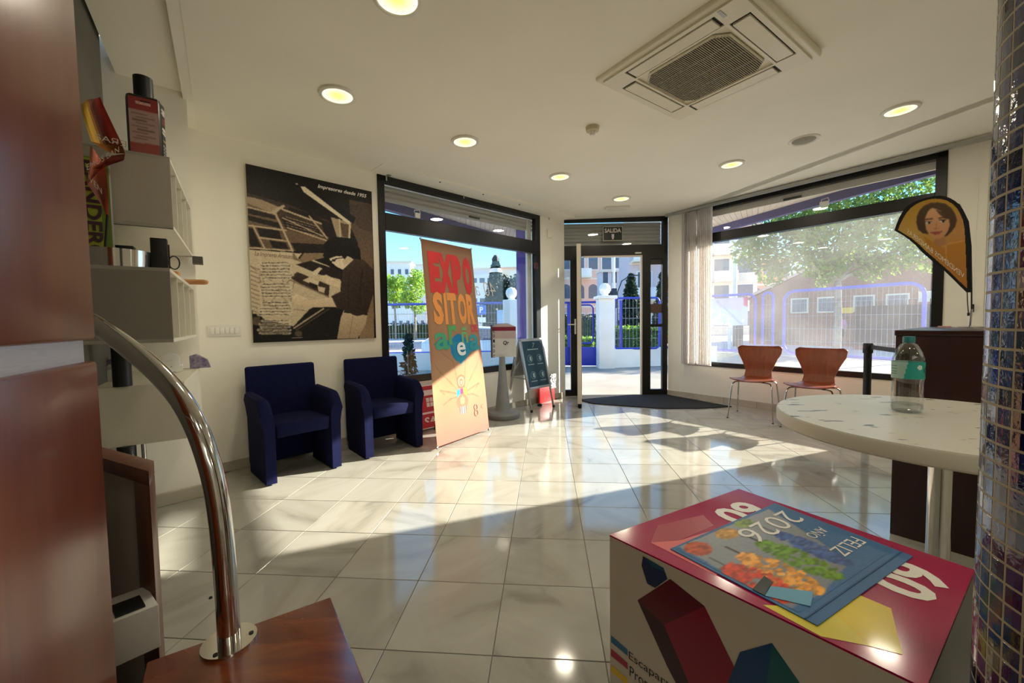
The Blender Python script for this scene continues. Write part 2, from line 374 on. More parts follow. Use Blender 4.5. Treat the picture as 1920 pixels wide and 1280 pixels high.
for i in range(-14, 22):
    for j in range(-12, 22):
        c = Vector((TX, TY, 0)) + tu * ((i + .5) * TS) + tv * ((j + .5) * TS)
        if not inside_room(c): continue
        d = c - CAM; k = d.dot(FWD); vis = False
        if k > 0.3:
            x = 960 + FPX * d.dot(RGT) / k; y = 640 - FPX * d.dot(UPV) / k; mg = 130 / k
            vis = 200 - mg < x < 1850 + mg and y < 1280 + mg
        if vis:
            if tile0 is None:
                tile0 = tm.build('tile', M_marble, floor, smooth=False, bevel=0.0015, seg=1); o = tile0
            else:
                o = tile0.copy(); COL.objects.link(o)
            o.location = c; o.rotation_euler = (0, 0, TG + math.pi * (rnd.random() > .5)); o.parent = floor
        else:
            a = c - tu * (TS / 2 - .0012) - tv * (TS / 2 - .0012); rest.obox(a + Vector((0, 0, -.003)), tu * (TS - .0024), tv * (TS - .0024), (0, 0, .003))
rest.build('outer_tiles', M_marble, floor, smooth=False, kind='stuff')

# ================================================================ walls (s runs along each wall)
def wl(s, d=0.0, z=0.0): return PL + DL * s + NL * d + Z * z       # left wall frame; d into the room
def wr(s, d=0.0, z=0.0): return PR - DR * s + NR * d + Z * z       # right wall frame, s towards the camera
def wd(s, d=0.0, z=0.0): return D0 + DD * s + ND * d + Z * z       # door frame
def slab(mb, fr, s0, s1, z0, z1, t=0.22, d0=0.0):
    return mb.obox(fr(s0, d0 - t, z0), fr(s1, 0) - fr(s0, 0), fr(0, t) - fr(0, 0), (0, 0, z1 - z0))
W1 = (1.232, 3.542, 0.495, 2.53); W2 = (0.30, 2.742, 0.47, 2.594)   # s0, s1, z0, z1 of the two shop windows
wb = MB(); slab(wb, wl, -4.2, W1[0], 0, 3.2); slab(wb, wl, W1[0], W1[1], 0, W1[2]); slab(wb, wl, W1[0], W1[1], W1[3], 3.2); slab(wb, wl, W1[1], 4.07, 0, 3.2)
wb.build('wall_left', M_wall, kind='structure', smooth=False)
wb = MB(); slab(wb, wr, 0.0, W2[0], 0, 3.2); slab(wb, wr, W2[0], W2[1], 0, W2[2]); slab(wb, wr, W2[0], W2[1], W2[3], 3.2); slab(wb, wr, W2[1], 5.4, 0, 3.2)
wb.build('wall_right', M_wall, kind='structure', smooth=False)
wb = MB(); slab(wb, wd, -0.03, 1.62, 2.60, 3.2, 0.2); wb.build('wall_door', M_wall, kind='structure', smooth=False)
wb = MB(); wb.box(-4.6, 5.6, -3.3, -3.1, 0, 3.3); wb.build('wall_back', M_wall, kind='structure', smooth=False)
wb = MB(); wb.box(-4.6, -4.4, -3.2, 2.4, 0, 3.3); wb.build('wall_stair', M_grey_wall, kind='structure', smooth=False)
wb = MB(); e5 = wr(5.4); wb.box(5.3, 5.5, -3.2, 1.6, 0, 3.3); wb.build('wall_side', M_wall, kind='structure', smooth=False)
# ceiling: a thin slab, a touch out of level; recess over the shelves
UA = Vector((-0.578, 0.816, 0)); LA = Vector((-1.434, 1.852, 0)); NA = Vector((UA.y, -UA.x, 0))   # ceiling step line above the shelves
def cpt(p, dz=0.0): return Vector((p[0], p[1], zc(p[0]) + dz))
poly = [LA + UA * 1.45, LA - UA * 5.2, Vector((5.5, -3.2, 0)), Vector((5.5, 3.2, 0)), wr(-0.3, -0.1), wd(1.7, -.1), wd(-.1, -.1)]
MB().ext([cpt(p) for p in poly], (0, 0, 0.25)).build('ceiling', M_ceil, kind='structure', smooth=False)
st = [LA + UA * 1.6, LA - UA * 5.2, LA - UA * 5.2 - NA * 0.345, LA + UA * 1.6 - NA * 0.345]
MB().ext([cpt(p, 0.04) for p in st], (0, 0, 0.2)).build('trim_4', M_ceil, kind='structure', smooth=False)
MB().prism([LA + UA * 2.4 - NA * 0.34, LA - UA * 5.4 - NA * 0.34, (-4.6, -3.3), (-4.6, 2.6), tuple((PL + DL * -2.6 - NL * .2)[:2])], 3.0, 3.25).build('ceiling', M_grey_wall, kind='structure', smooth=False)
# plasterboard lip under the ceiling above the left window, and the strip of cornice along the step
tb = MB(); tb.obox(wl(1.16, 0.0, 2.52), wl(3.98, 0) - wl(1.16, 0), NL * 0.26, (0, 0, 0.06)); tb.build('trim_1', M_ceil, kind='structure', smooth=False)
tb = MB(); a = LA + UA * 1.40; tb.obox(cpt(a, 0.002) - NA * 0.05, UA * -4.5 + Z * (0.0178 * 4.5 * 0.578), NA * 0.05, (0, 0, 0.05)); tb.build('trim_2', M_wall, kind='structure', smooth=False)
# grey wall behind the shelves, and the white pier at its end
BS = Vector((-2.007, 2.605, 0))
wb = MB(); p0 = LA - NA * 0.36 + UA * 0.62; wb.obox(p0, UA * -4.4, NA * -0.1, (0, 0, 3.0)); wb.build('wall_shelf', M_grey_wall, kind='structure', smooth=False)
wb = MB(); wb.prism([BS, BS - DL * 0.46, BS - DL * 0.46 - NL * 0.55, BS - NL * 0.55], 0, 3.0); wb.build('wall_pier', M_wall, kind='structure', smooth=False)
# skirtings
def skirt(name, mb): mb.build(name, M_base, kind='structure', smooth=False, bevel=0.003, seg=1)
def skirt_run(name, fr, nn_, s0, s1, h, L=.40):
    base = MB().obox(fr(s0), fr(s1) - fr(s0), nn_ * .008, (0, 0, h - .003)).build(name, M_grout, kind='structure', smooth=False); s = s0; k = 0
    while s < s1 - .02:
        e_ = min(s + L, s1); MB().obox(fr(s + .0012, .008), fr(e_ - .0012) - fr(s + .0012), nn_ * .008, (0, 0, h)).build('skirting_tile', M_base, base, smooth=False, bevel=.0015, seg=1); s = e_
skirt_run('baseboard_left', wl, NL, -0.1, 4.0, .075); skirt_run('baseboard_right', wr, NR, 0.0, 5.0, .08)
skirt('baseboard_pier', MB().obox(BS + NL * 0.002 + DR * -0.0, DL * -0.46, NL * 0.014, (0, 0, 0.08)))

# ================================================================ window_1 (left)
def bar(mb, fr, s0, s1, z0, z1, t, d0): return mb.obox(fr(s0, d0 - t, z0), fr(s1) - fr(s0), fr(0, t) - fr(0, 0), (0, 0, z1 - z0))
w1 = struct('window_1'); F = 0.07
fb = MB()
for q in ((W1[0], W1[1], W1[2], W1[2] + .075), (W1[0], W1[1], W1[3] - F, W1[3]), (W1[0], W1[0] + F, W1[2], W1[3]), (W1[1] - .09, W1[1], W1[2], W1[3])): bar(fb, wl, *q, 0.07, 0.012)
fb.build('frame', M_black, w1, smooth=False, bevel=0.003, seg=1)
bar(MB(), wl, W1[0] + F, W1[1] - .09, 2.005, 2.17, 0.07, 0.016).build('mullion', M_black, w1, smooth=False, bevel=0.003, seg=1)
bar(MB(), wl, W1[0] + F, W1[1] - .09, W1[2] + .075, 2.005, 0.006, -0.02).build('pane', G_clear, w1, smooth=False)
bar(MB(), wl, W1[0] + F, W1[1] - .09, 2.17, W1[3] - F, 0.006, -0.02).build('pane', G_clear, w1, smooth=False)
def shutter(par, fr, s0, s1, ztop, n, hh, d):
    sm = None
    for k in range(n):
        zt_ = ztop - hh * k; sec = [(d - .016, zt_)] + [(d - .016 +   .026 * math.sin(math.pi * (.04 + .92 * i / 8)), zt_ - hh * i / 8) for i in range(9)] + [(d - .016, zt_ - hh)]
        MB().ext([fr(s0, a_, z_) for a_, z_ in sec], fr(s1) - fr(s0)).build('shutter_slat', M_shutter, par, smooth=False)
shutter(w1, wl, W1[0] + F, W1[1] - .06, 2.465, 3, 0.052, -0.09)
bar(MB(), wl, 2.40, 2.56, 2.325, 2.345, 0.02, -0.075).build('shutter_stop', M_black, w1, smooth=False)
g = MB(); bar(g, wl, W1[1] - .15, W1[1] - .10, W1[2], 2.46, 0.05, -0.07); bar(g, wl, W1[1] - .175, W1[1] - .16, W1[2], 2.46, 0.03, -0.07); g.build('shutter_guide', M_white, w1, smooth=False)
bar(MB(), wl, W1[0], W1[1], W1[2] - 0.03, W1[2], 0.16, -0.058).build('outer_sill', M_white, w1, smooth=False)
# ================================================================ window_2 (right)
w2 = struct('window_2'); fb = MB()
for q in ((W2[0], W2[1], W2[2], W2[2] + .06), (W2[0], W2[1], W2[3] - F, W2[3]), (W2[0], W2[0] + F, W2[2], W2[3]), (W2[1] - .075, W2[1], W2[2], W2[3])): bar(fb, wr, *q, 0.07, 0.012)
fb.build('frame', M_black, w2, smooth=False, bevel=0.003, seg=1)
bar(MB(), wr, W2[0] + F, W2[1] - .075, 2.105, 2.225, 0.07, 0.016).build('mullion', M_black, w2, smooth=False, bevel=0.003, seg=1)
bar(MB(), wr, W2[0] + F, W2[1] - .075, W2[2] + .06, 2.105, 0.006, -0.02).build('pane', G_dusty, w2, smooth=False)
bar(MB(), wr, W2[0] + F, W2[1] - .075, 2.225, W2[3] - F, 0.006, -0.02).build('pane', G_clear, w2, smooth=False)
bar(MB(), wr, W2[0] + F, W2[1] - .075, 2.455, 2.535, 0.03, -0.08).build('shutter_slat', M_cable, w2, smooth=False, bevel=0.006)
bar(MB(), wr, 1.42, 1.60, 2.46, 2.485, 0.02, -0.065).build('shutter_stop', M_black, w2, smooth=False)
bar(MB(), wr, W2[0], W2[1], W2[2] - 0.03, W2[2], 0.16, -0.058).build('outer_sill', M_white, w2, smooth=False)
# ================================================================ door_1
d1 = struct('door_1'); fb = MB()
for q in ((-.015, .045, 0, 2.59), (1.505, 1.58, 0, 2.60), (-.015, 1.58, 2.52, 2.60), (-.015, 1.58, 2.035, 2.185), (.18, .29, 0, 2.04), (1.215, 1.335, 0, 2.04),
          (.045, .18, 0, .085), (1.335, 1.505, 0, .085), (.045, .18, 1.98, 2.04), (1.335, 1.505, 1.98, 2.04)): bar(fb, wd, *q, 0.06, 0.012)
fb.build('frame', M_black, d1, smooth=False)
bar(MB(), wd, .045, .18, .085, 1.98, 0.006, -0.02).build('pane', G_door, d1, smooth=False)
bar(MB(), wd, 1.335, 1.505, .085, 1.98, 0.006, -0.02).build('pane', G_door, d1, smooth=False)
bar(MB(), wd, .045, 1.505, 2.185, 2.52, 0.006, -0.02).build('pane', G_door, d1, smooth=False)
shutter(d1, wd, .05, 1.50, 2.52, 6, 0.056, -0.07)
t = MB(); bar(t, wd, 1.195, 1.215, 0, 2.035, 0.05, 0.02); bar(t, wd, .37, 1.195, 2.015, 2.035, 0.05, 0.02); t.build('jamb_strip', M_cable, d1, smooth=False)
bar(MB(), wd, 1.335, 1.505, 1.90, 1.98, 0.01, -0.008).build('sticker', pm('sticker_dark', (60, 52, 52), .5, var=.02), d1, smooth=False)
bar(MB(), wd, 1.335, 1.505, 1.0, 1.04, 0.03, 0.008).build('rail', M_black, d1, smooth=False)
bar(MB(), wd, 1.335, 1.505, 1.20, 1.33, 0.008, -0.008).build('sticker', pm('sticker_brown', (92, 70, 60), .5, var=.02), d1, smooth=False)
bar(MB(), wd, 1.11, 1.20, 2.055, 2.075, 0.02, 0.03).build('closer_stop', M_white, d1, smooth=False, bevel=.004)
# the leaf, swung into the room
H0 = wd(.315, 0.02); leafd = (Vector((0.838, 5.055, 0)) - H0); leafd.z = 0; leafd = leafd.normalized(); lw = 0.88; ln = Vector((leafd.y, -leafd.x, 0))
lf = MB()
def lbar(mb, a, b, z0, z1, t=0.045, off=0.0): return mb.obox(H0 + leafd * a - ln * (t / 2 - off) + Z * z0, leafd * (b - a), ln * t, (0, 0, z1 - z0))
for q in ((0, .09, .01, 2.05), (lw - .09, lw, .01, 2.05), (0, lw, .01, .10), (0, lw, 1.96, 2.05)): lbar(lf, *q)
leaf = lf.build('door_leaf', M_black, d1, smooth=False, bevel=.003, seg=1)
lbar(MB(), .09, lw - .09, .10, 1.96, .008).build('leaf_pane', G_door, leaf, smooth=False)
lbar(MB(), lw, lw + .006, .06, 2.05, .052).build('edge_strip', M_cable, leaf, smooth=False)
lbar(MB(), lw - .05, lw - .015, .0, .05, .03).build('floor_bolt', M_blackp, leaf, smooth=False)
hb = MB(); p = wd(.245, .012, 1.02); hb.obox(p - DD * .012 - Z * .11, DD * .024, ND * .012, (0, 0, .22)); hb.tube([p + ND * .01 + Z * .03, p + ND * .055 + Z * .03, p + ND * .06 - DD * .11 + Z * .03], .009, 8)
hb.build('door_handle', M_white, d1)

# ================================================================ door mat
pts = [wd(-.02, .01), wd(1.60, .0)]; A = atz(1372, 763); B = atz(1240, 766); C = atz(1110, 757); Dm = atz(1092, 752)
mat_pts = [wd(0.28, .012), wd(1.585, .012), wr(.05, .03), A] + [A.lerp(B, .5) + Vector((-.01, -.06, 0)), B + Vector((0, -.015, 0)), B.lerp(C, .5) + Vector((0, -.02, 0)), C, Dm]
solo('door_mat', MB().prism([(p.x, p.y) for p in mat_pts], 0.0, 0.012), pm('mat_fibre', (38, 38, 40), .95, var=.25, scale=180, bump=.6, bscale=300), 'charcoal fibre door mat with a curved edge on the marble inside the entrance', 'door mat')
# ================================================================ furniture
W_pillar = wood('pillar_veneer', (104, 46, 18), (134, 64, 28), 0.30, 0.16, 2.0, (9, 9, 0.8))
W_dark = wood('mahogany', (34, 10, 8), (54, 19, 13), 0.35, 0.15, 2.5, (10, 10, 0.7))
W_tread = wood('tread_wood', (98, 42, 18), (140, 70, 32), 0.25, 0.5, 3.0, (2, 9, 9))
W_chair = wood('beech_ply', (116, 50, 18), (146, 68, 28), 0.35, 0.2, 3.0, (9, 9, 1.0))
W_peg = wood('pale_peg', (190, 130, 80), (215, 160, 105), 0.5, 0.1, 6.0, (1, 8, 8))
W_frame = wood('frame_wood', (92, 54, 38), (128, 82, 60), 0.4, 0.2, 3.0, (9, 9, 0.8))
MATS['pillar_veneer'].node_tree.nodes['Principled BSDF'].inputs['Specular IOR Level'].default_value = .3
M_blue = pm('navy_velour', (14, 19, 58), 0.95, var=0.12, scale=25, bump=.15, bscale=250, spec=0.2, sheen=0.0)

# ---- wooden pillar, close on the left
P0 = Vector((-0.716, 0.70, 0)); pd = Vector((0.5, -0.8660, 0)); pn = Vector((-0.866, -0.5, 0))
pil = thing('wood_pillar', 'tall glossy brown wood pillar close by on the left, silver band round it', 'pillar', P0)
MB().obox(P0, pd * 0.62, pn * 0.36, (0, 0, 1.044)).build('lower_panel', W_pillar, pil, world=True, bevel=.006)
MB().obox(P0 + Z * 1.080, pd * 0.62, pn * 0.36, (0, 0, 1.44)).build('upper_panel', W_pillar, pil, world=True, bevel=.006)
MB().obox(P0 + pd * .022 + pn * .010 + Z * 1.03, pd * 0.58, pn * 0.34, (0, 0, 0.06)).build('silver_band', pm('brushed_silver', (200, 200, 205), .38, .6, var=.05, scale=30, stretch=(1, 1, 20)), pil, world=True, label='silver metal band')

# ---- stair step and curved handrail
E0 = Vector((-0.498, 1.059, 0)); sd = Vector((0.580, -0.815, 0)); sw = Vector((-0.836, -0.549, 0))
stp = thing('stair_step', 'reddish brown wooden stair step under the curved steel handrail', 'stair', E0 + sd * .5)
MB().obox(E0 + Z * .335, sd * 1.15, sw * 0.372, (0, 0, .035)).build('tread', W_tread, stp, world=True, bevel=.004)
MB().obox(E0 + sw * .02 + sd * .02, sd * 1.1, sw * 0.34, (0, 0, .335)).build('riser', W_tread, stp, world=True)
RB = atz(430, 1203, .37); rn = Vector((0.342, 0.940, 0))
hr = thing('handrail', 'curved polished steel handrail rising from the wooden step', 'handrail', RB)
cl = [(430, 1200), (424, 1100), (416, 1000), (405, 920), (390, 860), (368, 800), (340, 750), (300, 703), (255, 663), (205, 625), (165, 600), (120, 578)]
pts = [aton(x, y, RB, rn) for x, y in cl]
def smoothpts(p, k=4):
    out = []
    for i in range(len(p) - 1):
        a, b, c, d = p[max(0, i - 1)], p[i], p[i + 1], p[min(len(p) - 1, i + 2)]
        for t in range(k):
            t /= k; out.append(.5 * ((2 * b) + (c - a) * t + (2 * a - 5 * b + 4 * c - d) * t * t + (3 * b - a - 3 * c + d) * t ** 3))
    return out + [p[-1]]
pts = smoothpts(pts); end = pts[-1]
MB().tube(pts + [end + Vector((-.20, .10, .08))], 0.0228, 20).build('rail', M_steel, hr, world=True)
MB().cyl(RB, RB + Z * .005, .055, n=32).build('flange', M_steel, hr, world=True)
for k in range(3):
    a = k * 2.1 + .5; p = RB + Vector((math.cos(a) * .043, math.sin(a) * .043, .005)); MB().cyl(p, p + Z * .002, .005, n=10).build('screw', M_blackp, hr, world=True)
pe = end + Vector((-.20, .10, .08)); MB().tube([Vector((pe.x, pe.y, 0)), pe], 0.0228, 16).build('newel_post', M_steel, hr, world=True)

# ---- low framed panel beside the step
c0 = Vector((-0.848, 0.929, 0)); fd = Vector((-0.90, 0.436, 0)); dv = Vector((-0.056, 0.077, 0)); zt = .766
bal = thing('framed_panel', 'low brown wooden frame with grey panel beside the stair step', 'panel', c0)
MB().obox(c0 + Z * (zt - .036), fd * .46, dv, (0, 0, .036)).build('top_rail', W_frame, bal, world=True, bevel=.002)
MB().obox(c0, fd * .075, dv, (0, 0, zt - .036)).build('post', W_frame, bal, world=True, bevel=.002)
MB().obox(c0 + fd * .385, fd * .075, dv, (0, 0, zt - .036)).build('post', W_frame, bal, world=True, bevel=.002)
MB().obox(c0 + fd * .075 + dv * .4, fd * .31, dv * .2, (0, 0, zt - .036)).build('infill', pm('grey_panel', (196, 192, 180), .6, var=.03), bal, world=True)
bx = Vector((-0.868, .836, .37))
cb = thing('carton', 'white carton with dark panel between the pillar and the wooden frame', 'box', bx)
q1, q2 = Vector((.055, .06, 0)), Vector((-.09, .07, 0))
MB().obox(bx, q1, q2, (0, 0, .10)).build('carton_body', pm('white_card', (196, 194, 186), .6, var=.03), cb, world=True, bevel=.003)
MB().obox(bx + Z * .1005 + q1 * .15 + q2 * .1, q1 * .6, q2 * .5, (0, 0, .004)).build('lid_panel', M_blackp, cb, world=True)

# ---- armchairs
def armchair(label, loc, rz):
    t = thing('armchair', label, 'armchair', loc, rz, 'navy armchairs along the poster wall')
    hw = .262
    for s in (-1, 1):
        # side panel: upright slab whose top rolls outwards and whose front corner is rounded
        sec = [(0, .0), (.066, .0), (.070, .38), (.080, .47), (.090, .53), (.083, .568), (.058, .582), (.028, .576), (.010, .55), (0, .48)]
        def side(u, v, s=s):
            y = -.235 + .40 * u; k = len(sec); f = v * k; i = int(f) % k; g = f - int(f); a, b = sec[i], sec[(i + 1) % k]
            x = a[0] * (1 - g) + b[0] * g; z = a[1] * (1 - g) + b[1] * g
            if z > .3:
                fr = max(0, (.10 - (y + .235)) / .10); z = z - (z - .3) / .32 * fr * fr * .10 + .02 * (z - .3) / .32 * u
            return (s * (hw - .072 + x), y, z + .012)
        mb = MB(); mb.surf(side, 14, len(sec) * 2)
        W = len(sec) * 2 + 1; mb.f.append([j for j in range(W - 1)]); mb.f.append([14 * W + j for j in range(W - 1)])
        mb.build('arm', M_blue, t)
    bk = MB(); bw = .188; bo = .248
    bk.ext([(-bo, .150, .05), (-bo, .215, .79), (-bo, .262, .79), (-bo, .235, .05)], (2 * bo, 0, 0)); bk.build('backrest', M_blue, t, bevel=.018, seg=3)
    def seat(u, v): 
        x = -bw + 2 * bw * u; y = -.225 + .40 * v; bulge = .035 * (1 - (2 * u - 1) ** 2)
        return (x, y - bulge * (1 - v), .43 - .02 * (1 - v) ** 2 - .03 * v + .012 * (1 - (2 * u - 1) ** 2))
    mb = MB(); mb.surf(seat, 10, 10, thick=.095); mb.build('seat', M_blue, t, bevel=.012, seg=2)
    MB().box(-bw, bw, .17, .20, .10, .24).build('back_rail', M_blue, t)
    for x in (-hw + .035, hw - .035):
        for y in (-.19, .19): MB().cyl((x, y, 0), (x, y, .014), .014, n=10).build('foot', M_blackp, t)
    return t
armchair('navy velour armchair nearer the shelves, under the light switches', (-1.672, 3.060, 0), math.radians(46.0))
armchair('navy velour armchair beside the orange banner, under the left window', (-1.155, 3.585, 0), math.radians(41.0))

# ---- ply chairs
def ply_chair(label, loc, rz):
    t = thing('ply_chair', label, 'chair', loc, rz, 'ply chairs under the right window')
    cy = [(-.225, .425), (-.19, .437), (-.09, .430), (.03, .420), (.11, .420), (.165, .440), (.195, .50), (.215, .60), (.238, .70), (.257, .765), (.262, .782)]
    hwid = [.165, .205, .222, .205, .168, .138, .128, .165, .215, .222, .185]
    def lerp(tab, v):
        f = v * (len(tab) - 1); i = min(int(f), len(tab) - 2); g = f - i; g2 = g * g * (3 - 2 * g) * .3 + g * .7
        a, b_ = tab[i], tab[i + 1]
        return tuple(p * (1 - g2) + q * g2 for p, q in zip(a, b_)) if isinstance(a, tuple) else a * (1 - g2) + b_ * g2
    def shell(u, v):
        y, z = lerp(cy, v); h = lerp(hwid, v); k = 2 * u - 1; lift = k * k
        seatness = max(0, 1 - v / .5); backness = max(0, (v - .5) / .5)
        return (h * k, y - .028 * lift * backness, z + .020 * lift * seatness)
    mb = MB(); mb.surf(shell, 14, 36, thick=.011); mb.build('shell', W_chair, t)
    for sx_ in (-1, 1):
        for sy in (-1, 1):
            p = [(sx_ * .045, sy * .05, .402), (sx_ * .15, sy * .10, .400), (sx_ * .178, sy * .125, .385), (sx_ * .19, sy * .15, .34), (sx_ * .215, sy * .215, .004)]
            MB().tube(smoothpts([Vector(q) for q in p], 4), .0075, 10).build('leg', M_steel, t)
            MB().cyl((sx_ * .215, sy * .215, 0), (sx_ * .215, sy * .215, .008), .010, n=8).build('foot', M_blackp, t)
    MB().cyl((0, 0, .395), (0, 0, .412), .075, n=20).build('hub', M_blackp, t)
    for x in (-.1, .1): MB().cyl((x, -.09, .398), (x, -.09, .424), .008, n=8).build('bumper', M_blackp, t)
    return t
ply_chair('brown ply chair on steel legs, the one nearer the vertical blinds', (2.688, 4.490, 0), math.radians(-42))
ply_chair('brown ply chair on steel legs, the one nearer the black belt post', (3.005, 4.035, 0), math.radians(-50))

# ---- high round table with a printed top
TC = Vector((1.455, 1.362, 0)); TR = .472
tab = thing('round_table', 'round white table with speckled print, in front of the dark counter', 'table', TC)
M_ttop = bpy.data.materials.new('printed_laminate'); M_ttop.use_nodes = True; n = M_ttop.node_tree; b = n.nodes['Principled BSDF']
t_ = n.nodes.new('ShaderNodeTexCoord'); mp = n.nodes.new('ShaderNodeMapping'); mp.inputs['Scale'].default_value = (9, 30, 1); mp.inputs['Rotation'].default_value = (0, 0, .5)
vo = n.nodes.new('ShaderNodeTexNoise'); vo.inputs['Scale'].default_value = 1.0; vo.inputs['Detail'].default_value = 2; n.links.new(t_.outputs['Object'], mp.inputs[0]); n.links.new(mp.outputs[0], vo.inputs['Vector'])
r_ = n.nodes.new('ShaderNodeValToRGB'); r_.color_ramp.elements[0].position = .325; r_.color_ramp.elements[0].color = (.10, .10, .11, 1); r_.color_ramp.elements[1].position = .36; r_.color_ramp.elements[1].color = (*lin((214, 211, 200)), 1)
n.links.new(vo.outputs[0], r_.inputs[0]); n.links.new(r_.outputs[0], b.inputs['Base Color']); b.inputs['Roughness'].default_value = .3
MB().lathe([(0, .7485), (TR - .004, .7485), (TR - .004, .75), (0, .75)], TC, 72).build('tabletop', M_ttop, tab, world=True)
MB().lathe([(0, .70), (TR - .006, .70), (TR, .706), (TR, .744), (TR - .003, .7485), (0, .7485)], TC, 72).build('edge_band', pm('table_edge', (206, 202, 186), .4, var=.01), tab, world=True)
MB().cyl(TC + Z * .03, TC + Z * .70, .031, n=28).build('column', M_steel, tab, world=True)
MB().lathe([(0, 0), (.24, 0), (.24, .012), (.06, .03), (0, .03)], TC, 40).build('base', M_steel, tab, world=True)

# ---- dark counter
CL = Vector((1.905, 2.015, 0)); ca = -DR; cbk = -NR
cnt = thing('counter', 'dark mahogany counter standing behind the round white table', 'counter', CL)
MB().obox(CL, ca * .95, cbk * .85, (0, 0, 1.005)).build('body', W_dark, cnt, world=True, bevel=.003)
MB().obox(CL - ca * .004 - cbk * .006 + Z * 1.005, ca * .96, cbk * .865, (0, 0, .026)).build('worktop', W_dark, cnt, world=True, bevel=.003)
p = atz(1758, 613.5, 1.031)
solo('pink_card', MB().obox(p, ca * .05, cbk * .03, (0, 0, .008)), pm('pink', (225, 170, 165), .6, var=.02), 'small pale pink card lying at the edge of the dark counter', 'card')

# ---- water bottle
B0 = Vector((1.444, 1.476, .7502))
bt = thing('water_bottle', 'clear plastic water bottle with teal cap and label on the round table', 'bottle', B0)
M_pet = glass('pet_plastic', (.93, .95, .95), 0, .10); M_water = glass('water', (.86, .9, .9), 0, .12)
prof = [(.030, .0), (.041, .004), (.0445, .016), (.0435, .03), (.0445, .05), (.042, .068), (.0435, .085), (.042, .10), (.0435, .12), (.0445, .125), (.0445, .185), (.044, .19), (.0435, .197), (.036, .222), (.024, .246), (.0155, .252), (.0155, .262)]
MB().lathe(prof, B0, 36).build('bottle_body', M_pet, bt, world=True)
MB().lathe([(.0, .006), (.038, .006), (.0425, .018), (.0415, .031), (0, .031)], B0, 30).build('water', M_water, bt, world=True)
MB().lathe([(.0170, .254), (.0172, .272), (.0160, .276), (0, .276)], B0, 24).build('cap', pm('teal_cap', (40, 118, 128), .4, var=.02), bt, world=True)
lb = Canvas(90, 30, (120, 190, 180)); lb.poly([(.0, 0), (.5, 0), (.46, 1), (0, 1)], (168, 200, 190)); lb.poly([(.5, 0), (1, 0), (1, 1), (.46, 1)], (52, 160, 148))
for k in range(4): lb.line((.10, .25 + .16 * k), (.38, .25 + .16 * k), .012, (60, 110, 110))
lb.ell((.72, .5), .05, .22, (40, 110, 105)); lb.ell((.62, .3), .03, .14, (220, 235, 230))
fa = math.atan2(-1.476, -1.444)
lb.grid('label', lambda u, v: B0 + Vector((math.cos(fa + (u - .5) * 6.28) * .0452, math.sin(fa + (u - .5) * 6.28) * .0452, .185 - .06 * v)), attr_mat('print_satin', .4, .25), bt)

# ---- belt post
SP = Vector((2.985, 3.40, 0))
sp_ = thing('belt_post', 'black retractable belt post right of the ply chairs, before the right window', 'post', SP)
MB().cyl(SP + Z * .02, SP + Z * .82, .027, n=20).build('pole', M_blackp, sp_, world=True)
MB().lathe([(0, 0), (.16, 0), (.16, .012), (.05, .03), (0, .03)], SP, 32).build('base', M_blackp, sp_, world=True)
MB().lathe([(.031, .795), (.034, .80), (.034, .870), (.030, .878), (0, .878)], SP, 20).build('head', M_blackp, sp_, world=True, bevel=0)
e1 = Vector((2.115, 2.305, 0)) + ca * .0; e2 = SP + ca * .24 + cbk * .30
bv = (CL + ca * .05 + cbk * .90 - SP); bv.z = 0
MB().obox(SP + Z * .832 + bv.normalized() * .03, bv * .94, Vector((.0015, -.0015, 0)), (0, 0, .035)).build('belt', M_blackp, sp_, world=True)

# ---- teardrop flag on the counter
FB0 = atz(1818, 613.5, 1.031); fnn = Vector((-FB0.x, -FB0.y, 0)).normalized()
fl = thing('teardrop_flag', 'small yellow teardrop flag with printed portrait standing on the dark counter', 'flag', FB0)
def fp(x, y, off=0): return aton(1660 + x / 4.266, 340 + y / 4.266, FB0, fnn) + fnn * off
out_ = [(72, 392), (90, 340), (110, 290), (150, 222), (190, 188), (235, 162), (285, 142), (335, 128), (385, 119), (435, 115), (480, 120), (520, 134), (558, 156), (592, 185), (622, 225), (645, 270), (662, 320), (674, 370), (680, 430), (684, 520), (688, 640), (691, 780), (691, 886), (650, 888), (600, 840), (540, 780), (470, 712), (390, 650), (340, 606), (290, 562), (240, 508), (190, 466), (140, 430)]
inn = [(102, 388), (118, 345), (140, 300), (170, 252), (205, 212), (250, 180), (300, 158), (350, 144), (400, 138), (450, 142), (495, 154), (540, 182), (575, 218), (600, 262), (620, 310), (632, 370), (638, 450), (643, 560), (648, 700), (654, 855), (600, 805), (540, 745), (470, 682), (400, 622), (330, 562), (270, 505), (210, 455), (150, 418)]
MB().ext([fp(x, y, -.002) for x, y in out_], fnn * .003).build('hem', pm('black_cloth', (20, 19, 20), .85, var=.1), fl, world=True, smooth=False)
fx0, fx1, fy0, fy1 = 90, 665, 125, 870; nxf, nyf = 150, 194
cv = Canvas(nxf, nyf, (200, 158, 78)); k_ = lambda L: [((x - fx0) / (fx1 - fx0), (y - fy0) / (fy1 - fy0)) for x, y in L]
cv.poly(k_([(90, 125), (665, 125), (665, 420), (90, 420)]), (188, 146, 58), (206, 166, 88), 1)
cv.poly(k_([(480, 300), (640, 250), (660, 600), (480, 600)]), (196, 140, 90), op=.7)
cv.poly(k_([(300, 430), (400, 500), (470, 530), (560, 470), (640, 455), (665, 870), (560, 800), (380, 620)]), (196, 138, 62), (188, 128, 62))
hair = [(248, 330), (252, 280), (275, 230), (310, 195), (360, 172), (420, 168), (480, 178), (530, 215), (560, 262), (572, 310), (560, 360), (530, 400), (500, 430), (480, 440), (300, 415), (262, 385)]
cv.poly(k_(hair), (96, 76, 58), (82, 64, 50))
